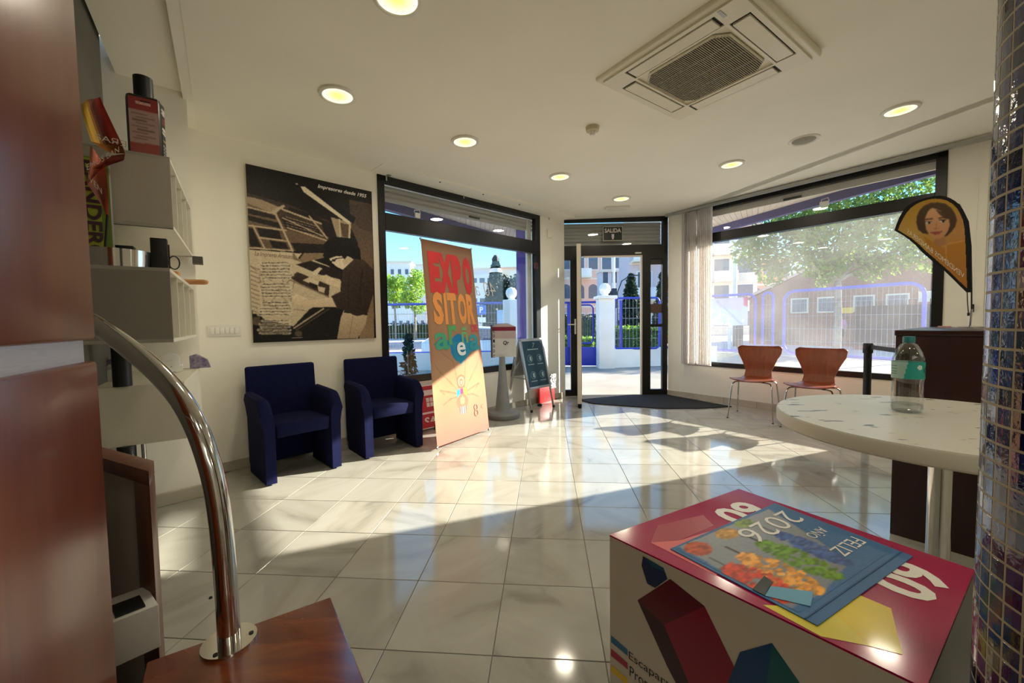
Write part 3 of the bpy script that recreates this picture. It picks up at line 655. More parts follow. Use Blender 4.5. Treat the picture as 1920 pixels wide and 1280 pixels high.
cv.poly(k_([(395, 450), (480, 440), (480, 500), (430, 525), (385, 490)]), (186, 134, 98))
cv.poly(k_([(315, 300), (340, 240), (372, 212), (410, 220), (450, 240), (510, 300), (516, 350), (500, 400), (470, 440), (430, 462), (390, 458), (350, 425), (325, 380)]), (222, 172, 130), (206, 152, 112))
cv.poly(k_([(400, 222), (450, 242), (514, 300), (480, 300), (430, 262)]), (104, 82, 62))
for ex, ey in ((345, 330), (458, 318)):
    cv.ell(k_([(ex, ey)])[0], .040, .013, (236, 222, 204)); cv.ell(k_([(ex + 6, ey)])[0], .017, .014, (52, 38, 30)); cv.line(k_([(ex - 26, ey - 8)])[0], k_([(ex + 26, ey - 8)])[0], .010, (60, 44, 34))
    cv.line(k_([(ex - 32, ey - 24)])[0], k_([(ex + 34, ey - 32)])[0], .015, (84, 62, 46))
cv.line(k_([(412, 330)])[0], k_([(404, 372)])[0], .010, (186, 130, 94)); cv.line(k_([(392, 378)])[0], k_([(428, 376)])[0], .012, (176, 118, 86))
cv.poly(k_([(362, 408), (400, 402), (440, 400), (456, 398), (430, 424), (395, 428)]), (178, 92, 78)); cv.line(k_([(362, 410)])[0], k_([(456, 401)])[0], .008, (132, 66, 56))
cv.line(k_([(485, 520)])[0], k_([(488, 640)])[0], .012, (216, 166, 96)); cv.line(k_([(500, 500)])[0], k_([(640, 470)])[0], .020, (214, 160, 88))
cv.a = np.clip(cv.a * 1.14, 0, 250); cv.blur(3); keep = cv.mask(k_(inn))
cv.grid('printed_cloth', lambda u, v: fp(fx0 + u * (fx1 - fx0), fy0 + v * (fy1 - fy0), .0016), attr_mat('print_cloth', .8, .3), fl, keep=keep)
a_, b__ = fp(628, 768, .0022), fp(150, 372, .0022)
M_letter = pm('white_print', (226, 224, 214), .6, var=0)
txw = pm('white_lettering', (246, 238, 216), .6, var=0)
dt = fp(620, 745, .0026) - fp(280, 478, .0026); txt('VENDEMOS BANDERAS', fp(395, 570, .0026), -(fp(628, 755) - fp(165, 385)), Z, (fp(628, 755) - fp(165, 385)).length * .98, .030, txw, fl)
MB().tube([FB0, fp(690, 1040), fp(690, 880), fp(684, 520, -.003), fp(662, 320, -.003), fp(592, 185, -.003), fp(435, 116, -.003)], .0035, 8).build('pole', M_blackp, fl, world=True)
MB().cyl(FB0, fp(690, 1020), .006, n=10).build('pole_sleeve', M_steel, fl, world=True)
MB().lathe([(0, 0), (.075, 0), (.075, .004), (.01, .012), (0, .012)], FB0, 28).build('base', M_steel, fl, world=True)
MB().tube([fp(655, 885), fp(657, 960), fp(664, 1050)], .0025, 6).build('cord', M_blackp, fl, world=True); MB().cyl(fp(664, 1050), fp(664, 1075), .005, n=8).build('cord_lock', M_blackp, fl, world=True)

# ---- mosaic column
CC = Vector((0.792, 0.4595, 0)); CRr = .168; NT = 42; pit = 2 * math.pi * CRr / NT
colm = thing('mosaic_column', 'round column clad in dark blue glass mosaic at the right edge', 'column', CC)
MB().cyl(CC, CC + Z * 2.555, CRr, n=126).build('grouted_core', pm('mosaic_grout', (176, 166, 138), .8, var=.06, scale=40), colm, world=True)
mm = bpy.data.materials.new('glass_mosaic'); mm.use_nodes = True; n = mm.node_tree; b = n.nodes['Principled BSDF']
oi = n.nodes.new('ShaderNodeObjectInfo'); r_ = n.nodes.new('ShaderNodeValToRGB'); n.links.new(oi.outputs['Random'], r_.inputs[0]); r_.color_ramp.interpolation = 'CONSTANT'
cols = [(0, (12, 18, 58)), (.24, (20, 28, 78)), (.46, (9, 12, 40)), (.66, (28, 38, 92)), (.84, (52, 60, 100)), (.93, (66, 56, 84)), (.97, (112, 114, 132))]
r_.color_ramp.elements[0].color = (*lin(cols[0][1]), 1); r_.color_ramp.elements[1].position = cols[1][0]; r_.color_ramp.elements[1].color = (*lin(cols[1][1]), 1)
for p_, c_ in cols[2:]: e = r_.color_ramp.elements.new(p_); e.color = (*lin(c_), 1)
n.links.new(r_.outputs[0], b.inputs['Base Color']); b.inputs['Roughness'].default_value = .08; b.inputs['Coat Weight'].default_value = .1; b.inputs['Specular IOR Level'].default_value = .45
nzb = n.nodes.new('ShaderNodeTexNoise'); nzb.inputs['Scale'].default_value = 110; g_ = n.nodes.new('ShaderNodeNewGeometry'); n.links.new(g_.outputs['Position'], nzb.inputs['Vector'])
bp = n.nodes.new('ShaderNodeBump'); bp.inputs['Strength'].default_value = .16; bp.inputs['Distance'].default_value = .003; n.links.new(nzb.outputs[0], bp.inputs['Height']); n.links.new(bp.outputs[0], b.inputs['Normal'])
g2 = .0017; th = pit / CRr / 2 - g2 / CRr
def tile_geo(mb, M):
    vs = []
    for rr_ in (CRr - .003, CRr + .0003):
        for z_ in (-pit / 2 + g2, pit / 2 - g2):
            for a in (-th, 0, th): vs.append(M @ Vector((rr_ * math.cos(a), rr_ * math.sin(a), z_)))
    mb.add(vs, [(6, 7, 10, 9), (7, 8, 11, 10), (0, 6, 9, 3), (2, 5, 11, 8), (3, 9, 10, 4), (4, 10, 11, 5), (0, 1, 7, 6), (1, 2, 8, 7)])
t0 = None; restm = MB(); nview = 0
for i in range(NT):
    ang = 2 * math.pi * (i + .5) / NT; d = Vector((math.cos(ang), math.sin(ang), 0))
    for j in range(int(2.55 / pit)):
        c = CC + d * CRr + Z * ((j + .5) * pit); v_ = c - CAM; k = v_.dot(FWD); front = v_.dot(d) < .012
        x = 960 + FPX * v_.dot(RGT) / max(k, .01); y = 640 - FPX * v_.dot(UPV) / max(k, .01)
        if front and k > .05 and x < 1945 and -25 < y < 1305 and nview < 296:
            nview += 1
            if t0 is None:
                mb = MB(); tile_geo(mb, Matrix.Identity(4)); t0 = mb.build('mosaic_tile', mm, colm, smooth=False, bevel=.00025, seg=1); o = t0
            else: o = t0.copy(); COL.objects.link(o)
            o.parent = colm; o.location = (0, 0, (j + .5) * pit); o.rotation_euler = (0, 0, ang)
        elif d.dot(Vector((-CC.x, -CC.y, 0)).normalized()) > -.8: tile_geo(restm, Matrix.Translation(CC + Z * ((j + .5) * pit)) @ Matrix.Rotation(ang, 4, 'Z'))
restm.build('mosaic_tiles_beyond', pm('mosaic_navy', (20, 25, 62), .1, var=.3, scale=30), colm, world=True, smooth=False, fix=False, kind='stuff')
# ================================================================ printed cube display
CZ = .55
cB, cL, cR = Vector((.727, 1.291, 0)), Vector((.244, 1.020, 0)), Vector((.994, .854, 0)); cN = atz(1736, 1290, CZ); cN.z = 0
cube = thing('display_cube', 'printed cardboard display cube with glossy magenta top beside the mosaic column', 'display cube', (cL + cR) / 2)
M_cw = pm('white_print_board', (206, 200, 182), .35, var=.02); M_cm = pm('magenta_gloss', (164, 12, 76), .14, var=.02, coat=.3)
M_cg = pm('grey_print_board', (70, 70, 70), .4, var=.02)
MB().prism([cL, cN, cR, cB], 0, CZ - .004).build('cube_body', M_cw, cube, world=True, smooth=False)
MB().prism([cL, cN, cR, cB], CZ - .004, CZ).build('top_panel', M_cm, cube, world=True, smooth=False)
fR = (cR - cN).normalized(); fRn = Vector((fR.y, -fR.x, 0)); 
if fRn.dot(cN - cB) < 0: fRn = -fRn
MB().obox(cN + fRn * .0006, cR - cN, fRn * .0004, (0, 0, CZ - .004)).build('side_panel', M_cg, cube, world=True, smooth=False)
fL = (cN - cL).normalized(); fLn = Vector((fL.y, -fL.x, 0))
if fLn.dot(cL - cB) < 0: fLn = -fLn
def onface(px, py, o=.0006): return aton(px, py, cL + fLn * o, fLn)
def flat(name, pts, mat, par, o=.0006, top=False, lab=None):
    P = [atz(x, y, CZ + o) for x, y in pts] if top else [onface(x, y, o) for x, y in pts]
    m_ = MB(); m_.v = P; m_.f = [list(range(len(P)))]; return m_.build(name, mat, par, world=True, smooth=False, fix=False, label=lab)
def ink(nm, c): return pm('ink_' + nm, c, .3, var=.02, coat=.3)
def z6(x, y): return (1140 + x / 5.332, 1040 + y / 5.332)
sh = [('crimson', (96, 8, 34), [(295, 452), (622, 240), (965, 512), (560, 700)], .0006), ('magenta_deep', (140, 10, 48), [(560, 700), (965, 512), (1400, 1400), (860, 1400)], .0006),
      ('plum', (52, 6, 22), [(295, 452), (560, 700), (860, 1400), (740, 1400), (590, 1110)], .0006),
      ('navy', (14, 52, 92), [(350, 12), (555, 130), (595, 240), (470, 330), (392, 285), (336, 105)], .0008), ('teal_deep', (16, 86, 122), [(372, 25), (545, 128), (570, 170), (440, 120)], .001),
      ('blue', (8, 70, 120), [(1320, 970), (1640, 880), (1570, 1400), (1150, 1400)], .0008), ('petrol', (16, 96, 104), [(1640, 880), (2000, 1400), (1570, 1400)], .0008)]
for nm, c, pts, o in sh: flat('printed_shape', [z6(*q) for q in pts], ink(nm, c), cube, o)
for nm, c, y in (('blue_bar', (10, 110, 160), 800), ('red_bar', (170, 12, 60), 935), ('yellow_bar', (228, 190, 20), 1095)):
    flat('printed_bar', [z6(30, y), z6(195, y + 145), z6(198, y + 210), z6(30, y + 70)], ink(nm, c), cube)
xd = onface(*z6(560, 1290)) - onface(*z6(225, 1020)); M_ink = pm('black_ink', (30, 28, 28), .5, var=0)
pc = onface(*z6(375, 1135)); txt('Escaparates', onface(*z6(480, 1210)), fL, Z, .150, .026, M_ink, cube)
txt('Promociones', onface(*z6(490, 1365)), fL, Z, .150, .026, M_ink, cube)
def z1(x, y): return (1080 + x / 2.2857, 860 + y / 2.2857)
flat('printed_shape', [z1(*q) for q in ((320, 358), (350, 285), (545, 240), (590, 285), (440, 350))], ink('rose', (172, 58, 72)), cube, .0004, True)
flat('printed_shape', [z1(*q) for q in ((320, 358), (440, 350), (640, 290), (700, 380), (600, 500))], ink('salmon', (226, 112, 112)), cube, .0005, True)
flat('printed_shape', [z1(*q) for q in ((800, 625), (1090, 640), (1250, 800), (1050, 760))], ink('pale_yellow', (226, 210, 60)), cube, .0005, True)
flat('printed_shape', [z1(*q) for q in ((1090, 640), (1220, 585), (1350, 640), (1400, 838), (1250, 800))], ink('yellow', (226, 200, 10)), cube, .0006, True)
tx_ = (cL - cB).normalized(); ty_ = (cR - cB).normalized()
txt('60', atz(*z1(715, 232), CZ + .0008), tx_, ty_ * 1, .15, .105, M_white, cube, bold=.03)
txt('60', atz(*z1(1425, 515), CZ + .0008), tx_, ty_ * 1, .15, .105, M_white, cube, bold=.03)
# ---- calendar lying on it
T_, R_, L_, Bt = (atz(1453, 943, CZ + .003), atz(1712, 1042, CZ + .003), atz(1257, 1028, CZ + .003), atz(1533, 1172, CZ + .003))
cal = thing('calendar', 'blue 2026 calendar sheet with painted trees lying on the magenta cube top', 'calendar', (T_ + Bt) / 2 - Z * .003)
MB().ext([T_, L_, Bt, R_], (0, 0, -.0022)).build('sheet', pm('calendar_blue', (66, 112, 160), .45, var=.03), cal, world=True, smooth=False)
def cuv(u, v, o=.0006): return (T_ * (1 - u) + L_ * u) * (1 - v) + (R_ * (1 - u) + Bt * u) * v + Z * o
cv = Canvas(120, 150, (66, 112, 160))
r = np.random.RandomState(4)
cv.poly([(.10, .02), (.97, .0), (1, .95), (.75, .98), (.35, .90), (.25, .60)], (150, 156, 160), (128, 136, 146))
trees = [(.37, .33, .92, .075, (72, 100, 160)), (.55, .33, .97, .095, (104, 146, 40)), (.76, .36, .98, .105, (232, 160, 70)), (.93, .40, .92, .11, (206, 70, 40)), (.90, .02, .20, .07, (186, 90, 60)), (.62, .02, .16, .07, (196, 150, 70)), (.42, .0, .12, .06, (130, 150, 70))]
for tx0, v0, v1, wd_, c in trees:
    cv.line((tx0, v0 - .14), (tx0, v0 + .05), .012, (60, 50, 46))
    for k in range(240):
        v = v0 + (v1 - v0) * r.rand(); sp = wd_ * math.sin(max(.05, min(1, (v - v0) / (v1 - v0))) * math.pi) ** .5
        cv.ell((tx0 + (r.rand() - .5) * 2 * sp, v), .020, .016, np.array(c) * (.75 + .5 * r.rand()), .8)
cv.noise(5, 2); cv.blur(1)
cv.grid('printed_picture', lambda u, v: cuv(.02 + .96 * u, .02 + .87 * v, .0005), attr_mat('print_gloss', .35), cal)
MB().ext([cuv(0, .93, .0004), cuv(1, .93, .0004), cuv(1, .94, .0004), cuv(0, .94, .0004)], (0, 0, .0008)).build('fold', pm('calendar_fold', (44, 84, 128), .5, var=0), cal, world=True, smooth=False)
xr = (L_ - T_).normalized(); yu = (T_ - R_).normalized(); M_w2 = pm('calendar_white', (232, 230, 224), .5, var=0)
txt('2026', cuv(.32, .22, .0014), xr, -yu, (L_ - T_).length * .50, .062, M_w2, cal, bold=-.004)
txt('AÑO', cuv(.18, .487, .0014), xr, -yu, (L_ - T_).length * .16, .030, M_w2, cal); txt('FELIZ', cuv(.19, .70, .0014), xr, -yu, (L_ - T_).length * .25, .032, M_w2, cal)
tg = MB(); tg.ext([cuv(.99, .70, .001), cuv(.90, .66, .001), cuv(.78, .84, .001), cuv(.90, .90, .001)], (0, 0, .001)); tg.build('printed_tag', pm('tag_blue', (110, 170, 200), .5, var=.04), cal, world=True, smooth=False)
tg = MB(); tg.ext([cuv(.99, .62, .001), cuv(.84, .58, .001), cuv(.86, .65, .001), cuv(.99, .70, .001)], (0, 0, .001)); tg.build('printed_tag', pm('tag_dark', (70, 74, 70), .5, var=.2, scale=90), cal, world=True, smooth=False)

# ================================================================ X-banner
bBL, bBR = atz(820, 838, .03), atz(917, 803, .03)
bh = (bBR - bBL).normalized(); bback = Vector((-bh.y, bh.x, 0))
if bback.dot(NL) > 0: bback = -bback
TLn = Vector((-0.838, 3.83, 1.89)); TRn = Vector((-0.421, 4.39, 1.885))
bn = thing('x_banner', 'tall orange cloth banner on a thin X-stand before the left window', 'banner', (bBL + bBR) / 2 - Z * .03)
def bp_(u, v, o=0):
    wob = .006 * math.sin(u * 9 + v * 5) * math.sin(v * 3.1) + .012 * math.sin(v * math.pi) * math.sin(u * math.pi)
    return (TLn * (1 - u) + TRn * u) * (1 - v) + (bBL * (1 - u) + bBR * u) * v - bback * (wob + o)
nx, ny = 110, 280; cv = Canvas(nx, ny, (200, 160, 130))
stops = [(0, (150, 100, 74)), (.05, (186, 142, 108)), (.4, (206, 156, 112)), (.55, (216, 160, 122)), (.75, (236, 190, 140)), (.9, (240, 170, 140)), (1, (238, 150, 132))]
for j in range(ny):
    v = (j + .5) / ny
    for (a, ca_), (b_, cb_) in zip(stops, stops[1:]):
        if a <= v <= b_:
            g = (v - a) / (b_ - a); cv.a[j, :] = np.array(ca_) * (1 - g) + np.array(cb_) * g
edge = np.clip((np.abs(cv.X - .5) - .43) / .07, 0, 1)[..., None] * (cv.Y < .7)[..., None]; cv.a = cv.a * (1 - .25 * edge) + np.array((176, 92, 64)) * .25 * edge
cv.poly([(0, .62), (.5, .58), (1, .64), (1, .70), (.5, .66), (0, .70)], (228, 176, 136), op=.4)
# blue-green swirl behind the lower lettering, and the spider
cv.a = cv.a * .84
cv.ell((.53, .555), .17, .072, (36, 134, 186)); cv.poly([(.08, .53), (.30, .56), (.40, .54), (.42, .60), (.52, .64), (.66, .60), (.80, .58), (.96, .57), (.90, .52), (.70, .52), (.40, .52), (.2, .50)], (52, 148, 176))
for sgn in (-1, 1):
    for k, (x1, y1, x2, y2) in enumerate(((.24, .74, .42, .61), (.20, .79, .44, .70), (.17, .845, .36, .80), (.20, .89, .30, .865))):
        cv.line((.50 + sgn * .05, .765 + .010 * k), (.50 + sgn * (.12, .36, .38, .22)[k], (.62, .66, .75, .80)[k]), .012, (158, 118, 92)); cv.line((.50 + sgn * (.12, .36, .38, .22)[k], (.62, .66, .75, .80)[k]), (.50 + sgn * (.30, .44, .30, .34)[k], (.57, .62, .775, .82)[k]), .010, (158, 118, 92))
cv.ell((.5, .725), .085, .034, (196, 112, 88)); cv.ell((.5, .725), .065, .026, (238, 176, 140)); cv.ell((.5, .728), .04, .018, (206, 120, 96)); cv.ell((.5, .73), .02, .010, (244, 196, 160))
cv.poly([(.40, .765), (.46, .76), (.46, .80), (.40, .80)], (60, 190, 220)); cv.poly([(.46, .76), (.53, .76), (.53, .80), (.46, .80)], (220, 70, 130)); cv.poly([(.53, .76), (.60, .765), (.60, .80), (.53, .80)], (220, 200, 80))
cv.ell((.5, .825), .115, .040, (226, 130, 104)); cv.ell((.5, .82), .05, .02, (238, 160, 124)); cv.poly([(.42, .85), (.58, .85), (.56, .885), (.44, .885)], (130, 120, 116))
for x in (.46, .5, .54): cv.line((x, .85), (x, .885), .012, (226, 220, 210))
cv.blur(1)
cv.grid('printed_cloth', lambda u, v: bp_(u, v), attr_mat('print_banner', .75, .3), bn)
bx_, by_ = (TRn - TLn).normalized(), (TLn - bBL).normalized()
def bt_(s, u, v, W, H, rgb, **k): txt(s, bp_(u, v, .004), bx_, by_, W, H, pm('cloth_ink_%d_%d_%d' % rgb, rgb, .7, var=.03), bn, **k)
def bt_(s, u, v, W, H, rgb, bold=.03, o=.004):
    txt_map(s, lambda a, b: bp_(a, b, o), u - W / 2, u + W / 2, v - H / 2, v + H / 2, pm('cloth_ink_%d_%d_%d' % rgb, rgb, .7, var=.03), bn, bold=bold)
for s, u, W in (('E', .19, .20), ('X', .40, .28), ('P', .615, .19), ('O', .84, .19)): bt_(s, u, .165, W, .215, (204, 44, 46), .07)
for s, u, W in (('S', .20, .18), ('I', .34, .05), ('T', .46, .17), ('O', .65, .17), ('R', .84, .19)): bt_(s, u, .350, W, .165, (232, 150, 74), .05)
bt_('DE', .885, .455, .15, .040, (206, 60, 74), .04)
for s, u, v, W, H, c in (('a', .22, .515, .25, .085, (66, 158, 120)), ('r', .42, .485, .15, .10, (84, 160, 96)), ('ñ', .64, .490, .13, .085, (110, 170, 112)), ('a', .855, .530, .24, .085, (48, 148, 160))): bt_(s, u, v, W, H, c, .018)
bt_('e', .55, .560, .17, .070, (230, 234, 236), .02, .007)
bt_('8', .76, .885, .085, .062, (130, 92, 72), -.015); bt_('€', .90, .875, .06, .02, (178, 128, 100), -.01)
mb = MB()
hub = (bp_(.5, .52)) + bback * .05
for q in (TLn, TRn, bBL - Z * .02, bBR - Z * .02): MB().tube([q + bback * .006, hub], .005, 6).build('strut', M_blackp, bn, world=True)
MB().tube([hub, hub + bback * .30 + Z * -(hub.z - .01)], .006, 6).build('rear_leg', M_blackp, bn, world=True)
for q in (TLn, TRn, bBL, bBR): MB().cyl(q - bback * .004, q + bback * .008, .010, n=10).build('eyelet', M_alu, bn, world=True)

# ================================================================ poster on the left wall
def pw(x, y, d=.026): return aton(380 + x / 3.2, 280 + y / 3.2, PL + NL * d, NL)
C4 = [pw(*q) for q in ((256, 83), (1014, 254), (1033, 1131), (298, 1161))]
ps0 = (C4[0] - PL).dot(DL); ps1 = (C4[1] - PL).dot(DL); pz1 = (C4[0].z + C4[1].z) / 2; pz0 = (C4[2].z + C4[3].z) / 2
pos = thing('poster', 'large sepia photo panel of a printer at work above the navy armchairs', 'poster', wl((ps0 + ps1) / 2, 0.001, pz0))
MB().obox(wl(ps0, .001, pz0), DL * (ps1 - ps0), NL * .024, (0, 0, pz1 - pz0)).build('panel', pm('panel_edge', (196, 190, 176), .5, var=.02), pos, world=True, smooth=False)
def puv(x, y):
    p = pw(x, y); return ((p - PL).dot(DL) - ps0) / (ps1 - ps0), (pz1 - p.z) / (pz1 - pz0)
cv = Canvas(230, 310, (20, 15, 12))
def pp(pts, *a, **k): cv.poly([puv(*q) for q in pts], *a, **k)
def pl_(p, q, w_, c, op=1.0): cv.line(puv(*p), puv(*q), w_, c, op)
pp([(262, 260), (520, 330), (760, 430), (760, 560), (262, 560)], (60, 46, 36), (92, 72, 54))
pp([(262, 280), (350, 300), (470, 350), (440, 390), (360, 360), (300, 350), (262, 320)], (168, 146, 118))
pp([(880, 300), (1018, 330), (1030, 1140), (940, 1140), (930, 560), (890, 470)], (84, 66, 52), (150, 126, 98))
pp([(1018, 330), (1018, 500), (940, 470), (900, 420), (880, 330)], (66, 50, 40), op=.6)
pp([(262, 320), (440, 390), (500, 480), (740, 545), (740, 610), (530, 612), (275, 596)], (120, 98, 74), (104, 84, 62))
for a in ([(270, 350), (430, 395), (440, 420), (275, 385)], [(270, 395), (455, 440), (470, 475), (275, 425)], [(320, 460), (460, 490), (475, 545), (345, 520)], [(275, 470), (300, 475), (350, 585), (285, 580)], [(400, 545), (500, 560), (515, 598), (420, 590)], [(470, 400), (690, 470), (705, 520), (500, 470)], [(530, 560), (735, 570), (735, 612), (560, 612)], [(500, 380), (700, 440), (720, 400), (520, 350)], [(700, 420), (780, 440), (800, 530), (740, 520)]): pp(a, (30, 22, 18))
for p, q, w_ in (((265, 345), (440, 388), .012), ((268, 455), (500, 485), .014), ((300, 455), (370, 590), .012), ((440, 390), (540, 610), .016), ((275, 590), (535, 608), .012), ((345, 530), (505, 550), .012), ((480, 360), (710, 445), .016), ((480, 410), (720, 520), .010), ((510, 470), (740, 545), .012), ((640, 400), (745, 530), .014), ((425, 375), (485, 340), .022)): pl_(p, q, w_, (196, 174, 142))
for k in range(5): pl_((500, 405 + 16 * k), (690, 462 + 14 * k), .006, (176, 152, 122), .8)
pp([(768, 405), (892, 440), (886, 532), (805, 525)], (176, 156, 124)); pp([(825, 440), (876, 452), (872, 528), (838, 524)], (98, 76, 58)); pl_((822, 420), (826, 525), .012, (222, 204, 170)); pl_((884, 440), (880, 530), .012, (222, 204, 170))
pp([(586, 222), (612, 222), (888, 436), (876, 448), (606, 256)], (236, 222, 190)); pp([(612, 216), (640, 225), (918, 410), (905, 446), (888, 434)], (10, 8, 7)); cv.ell(puv(565, 207), .008, .006, (220, 210, 190))
pp([(275, 600), (560, 620), (760, 700), (832, 790), (826, 860), (640, 960), (545, 1062), (300, 1000)], (206, 190, 158), (196, 178, 146))
pp([(540, 622), (730, 620), (730, 650), (600, 680), (545, 660)], (140, 116, 90)); pp([(550, 625), (600, 625), (570, 655)], (214, 198, 166)); pl_((600, 625), (580, 650), .012, (30, 24, 20))
pp([(560, 690), (650, 668), (830, 730), (830, 780), (700, 750)], (36, 27, 22)); pp([(650, 740), (700, 705), (720, 715), (680, 755)], (220, 204, 172))
pp([(525, 772), (568, 735), (762, 815), (756, 888), (700, 866)], (58, 44, 36)); pp([(600, 785), (640, 765), (700, 790), (690, 825)], (214, 196, 164)); pp([(690, 820), (735, 830), (730, 862), (695, 850)], (206, 188, 158)); pp([(640, 795), (690, 815), (680, 835), (640, 815)], (30, 22, 18)); pl_((530, 785), (755, 885), .012, (150, 128, 100))
for k in range(9):
    a = rnd.uniform(.02, .26); b_ = rnd.uniform(.52, .86); pl_((285 + 300 * rnd.random(), 700 + 260 * rnd.random()), (330 + 300 * rnd.random(), 720 + 260 * rnd.random()), .006, (120, 98, 76), .7)
for y in range(700, 1000, 26): pl_((284, y), (340, y + 22), .008, (110, 90, 70), .6)
pp([(545, 1062), (640, 1000), (750, 945), (845, 955), (815, 1138), (298, 1162), (292, 985), (340, 985), (380, 1040)], (16, 12, 10)); pl_((548, 1072), (725, 955), .014, (176, 156, 128)); pl_((560, 1085), (760, 955), .006, (120, 100, 80)); cv.ell(puv(575, 1105), .03, .018, (90, 76, 62)); pl_((540, 1130), (600, 1128), .006, (200, 186, 160))
pp([(300, 1010), (345, 1000), (350, 1060), (300, 1050)], (120, 100, 78), op=.7)
# the printer
pp([(850, 955), (992, 972), (978, 1048), (930, 1134), (806, 1138), (828, 1010)], (206, 186, 152), (170, 148, 118)); pl_((905, 975), (880, 1130), .006, (150, 128, 100)); pl_((850, 975), (985, 990), .012, (26, 18, 14)); pp([(915, 985), (930, 985), (930, 1000), (915, 998)], (210, 196, 168))
pp([(838, 730), (905, 655), (965, 660), (1024, 722), (1026, 860), (988, 985), (925, 1000), (850, 968), (802, 950), (772, 880), (832, 850)], (66, 51, 43), (46, 35, 30))
pl_((880, 740), (870, 960), .008, (40, 30, 26)); pl_((960, 720), (930, 960), .010, (38, 28, 24)); pl_((775, 885), (805, 950), .012, (92, 76, 64))
pp([(640, 905), (775, 888), (802, 945), (640, 948), (560, 930), (535, 890), (560, 868), (600, 880)], (226, 206, 172), (206, 184, 150)); pp([(705, 765), (740, 750), (828, 800), (822, 832), (745, 800)], (220, 200, 166))
pp([(758, 655), (800, 640), (872, 640), (905, 662), (842, 722), (806, 705), (776, 680)], (232, 214, 184)); pp([(850, 640), (880, 640), (905, 660), (850, 700), (838, 670)], (214, 194, 162))
pp([(726, 570), (762, 535), (830, 526), (902, 540), (945, 600), (950, 662), (905, 655), (868, 638), (852, 660), (836, 640), (790, 636), (742, 655), (722, 640), (730, 600)], (14, 11, 10)); pl_((772, 672), (802, 655), .010, (24, 18, 16)); pl_((800, 655), (845, 650), .006, (24, 18, 16)); cv.ell(puv(787, 665), .014, .008, (40, 32, 28))
# column of illegible script
for k in range(24):
    y = 680 + k * 18.3
    if k in (6, 12, 18): continue
    x0, x1 = 338 + rnd.uniform(0, 26), 520 + rnd.uniform(-10, 14); x = x0; pl_((x0 - 6, y + 1), (x1 + 6, y + 1), .020, (216, 202, 172), .75)
    while x < x1:
        q = x + rnd.uniform(8, 24); pl_((x, y + rnd.uniform(-2, 2)), (min(q, x1), y + rnd.uniform(-2, 2)), .006, (74, 58, 46), .9); x = q + 6
cv.blur(1); cv.noise(5, 5); cv.noise(4, 6, 3); cv.a = np.clip(cv.a, 6, 255)
cv.grid('printed_photo', lambda u, v: wl(ps0 + (ps1 - ps0) * u, .0256, pz1 - (pz1 - pz0) * v), attr_mat('print_photo', .45), pos)
M_pw = pm('poster_white', (240, 236, 226), .5, var=0)
a, b_ = pw(690, 222, .0262), pw(984, 284, .0262); txt('Impresores desde 1955', (a + b_) / 2, DL, Z, (b_ - a).length, .042, M_pw, pos, shear=.3, bold=.02)
a, b_ = pw(312, 632, .0264), pw(552, 645, .0264); txt('La Imprenta Artesanal', (a + b_) / 2, DL, Z, (b_ - a).length, .045, pm('poster_brown', (112, 84, 66), .5, var=0), pos, shear=.35)

# ---- switch plate
sa, sb = aton(388, 621, PL, NL), aton(452, 621, PL, NL); s0, s1 = (sa - PL).dot(DL), (sb - PL).dot(DL)
sw_ = thing('switch_plate', 'white plate of light switches on the wall left of the poster', 'light switch', wl((s0 + s1) / 2, 0, sa.z - .04))
MB().obox(wl(s0, .0005, sa.z - .040), DL * (s1 - s0), NL * .008, (0, 0, .082)).build('plate', M_white, sw_, world=True, bevel=.004)
for k in range(6):
    w_ = (s1 - s0 - .03) / 6; MB().obox(wl(s0 + .015 + k * w_ + .003, .008, sa.z - .022), DL * (w_ - .006), NL * .006, (0, 0, .046)).build('rocker', pm('switch_white', (240, 237, 228), .3, var=0), sw_, world=True, bevel=.002)

# ================================================================ grey cone sign
K0 = Vector((-0.117, 4.66, 0)); M_kg = pm('grey_plastic', (128, 130, 130), .55, var=.05)
kn = thing('cone_sign', 'grey cone shaped floor sign holding a printed board near the door', 'floor sign', K0)
MB().lathe([(0, 0), (.185, 0), (.195, .02), (.195, .05), (.175, .075), (.10, .09), (.085, .11), (.055, .40), (.038, .60), (.034, .70), (0, .70)], K0, 36).build('cone_base', M_kg, kn, world=True)
kx = Vector((.985, -.17, 0)).normalized(); ky = Vector((kx.y, -kx.x, 0)); kc = K0 + Vector((.02, 0, 0))
MB().obox(kc - kx * .145 + Z * .70 + ky * .004, kx * .29, -ky * .008, (0, 0, .21)).build('board', pm('board_white', (205, 205, 203), .5, var=.03), kn, world=True, smooth=False)
MB().ext([kc - kx * .145 + Z * .91 + ky * .004, kc + kx * .145 + Z * .91 + ky * .004, kc + kx * .145 + Z * 1.045 + ky * .004, kc + kx * .05 + Z * 1.085 + ky * .004, kc - kx * .06 + Z * 1.085 + ky * .004, kc - kx * .145 + Z * 1.04 + ky * .004], -ky * .008).build('upper_board', pm('board_pale', (190, 172, 172), .5, var=.05), kn, world=True, smooth=False)
MB().obox(kc - kx * .145 + Z * 1.0 + ky * .0046, kx * .29, ky * .0006, (0, 0, .045)).build('red_strip', pm('maroon', (124, 24, 54), .5, var=.02), kn, world=True, smooth=False)
MB().obox(kc - kx * .15 + Z * .69 + ky * .006, kx * .02, -ky * .012, (0, 0, .38)).build('dark_edge', pm('dark_grey', (70, 74, 76), .5, var=.03), kn, world=True, smooth=False)
for k, ch in enumerate('COIODC'): txt(ch, kc - kx * .112 + Z * (1.0 - k * .058) + ky * .0062, kx, Z, .022, .034, M_ink, kn, bold=.02)
txt('Qr', kc + kx * .03 + Z * .86 + ky * .0052, kx, Z, .07, .05, M_ink, kn, shear=.2, bold=.03)

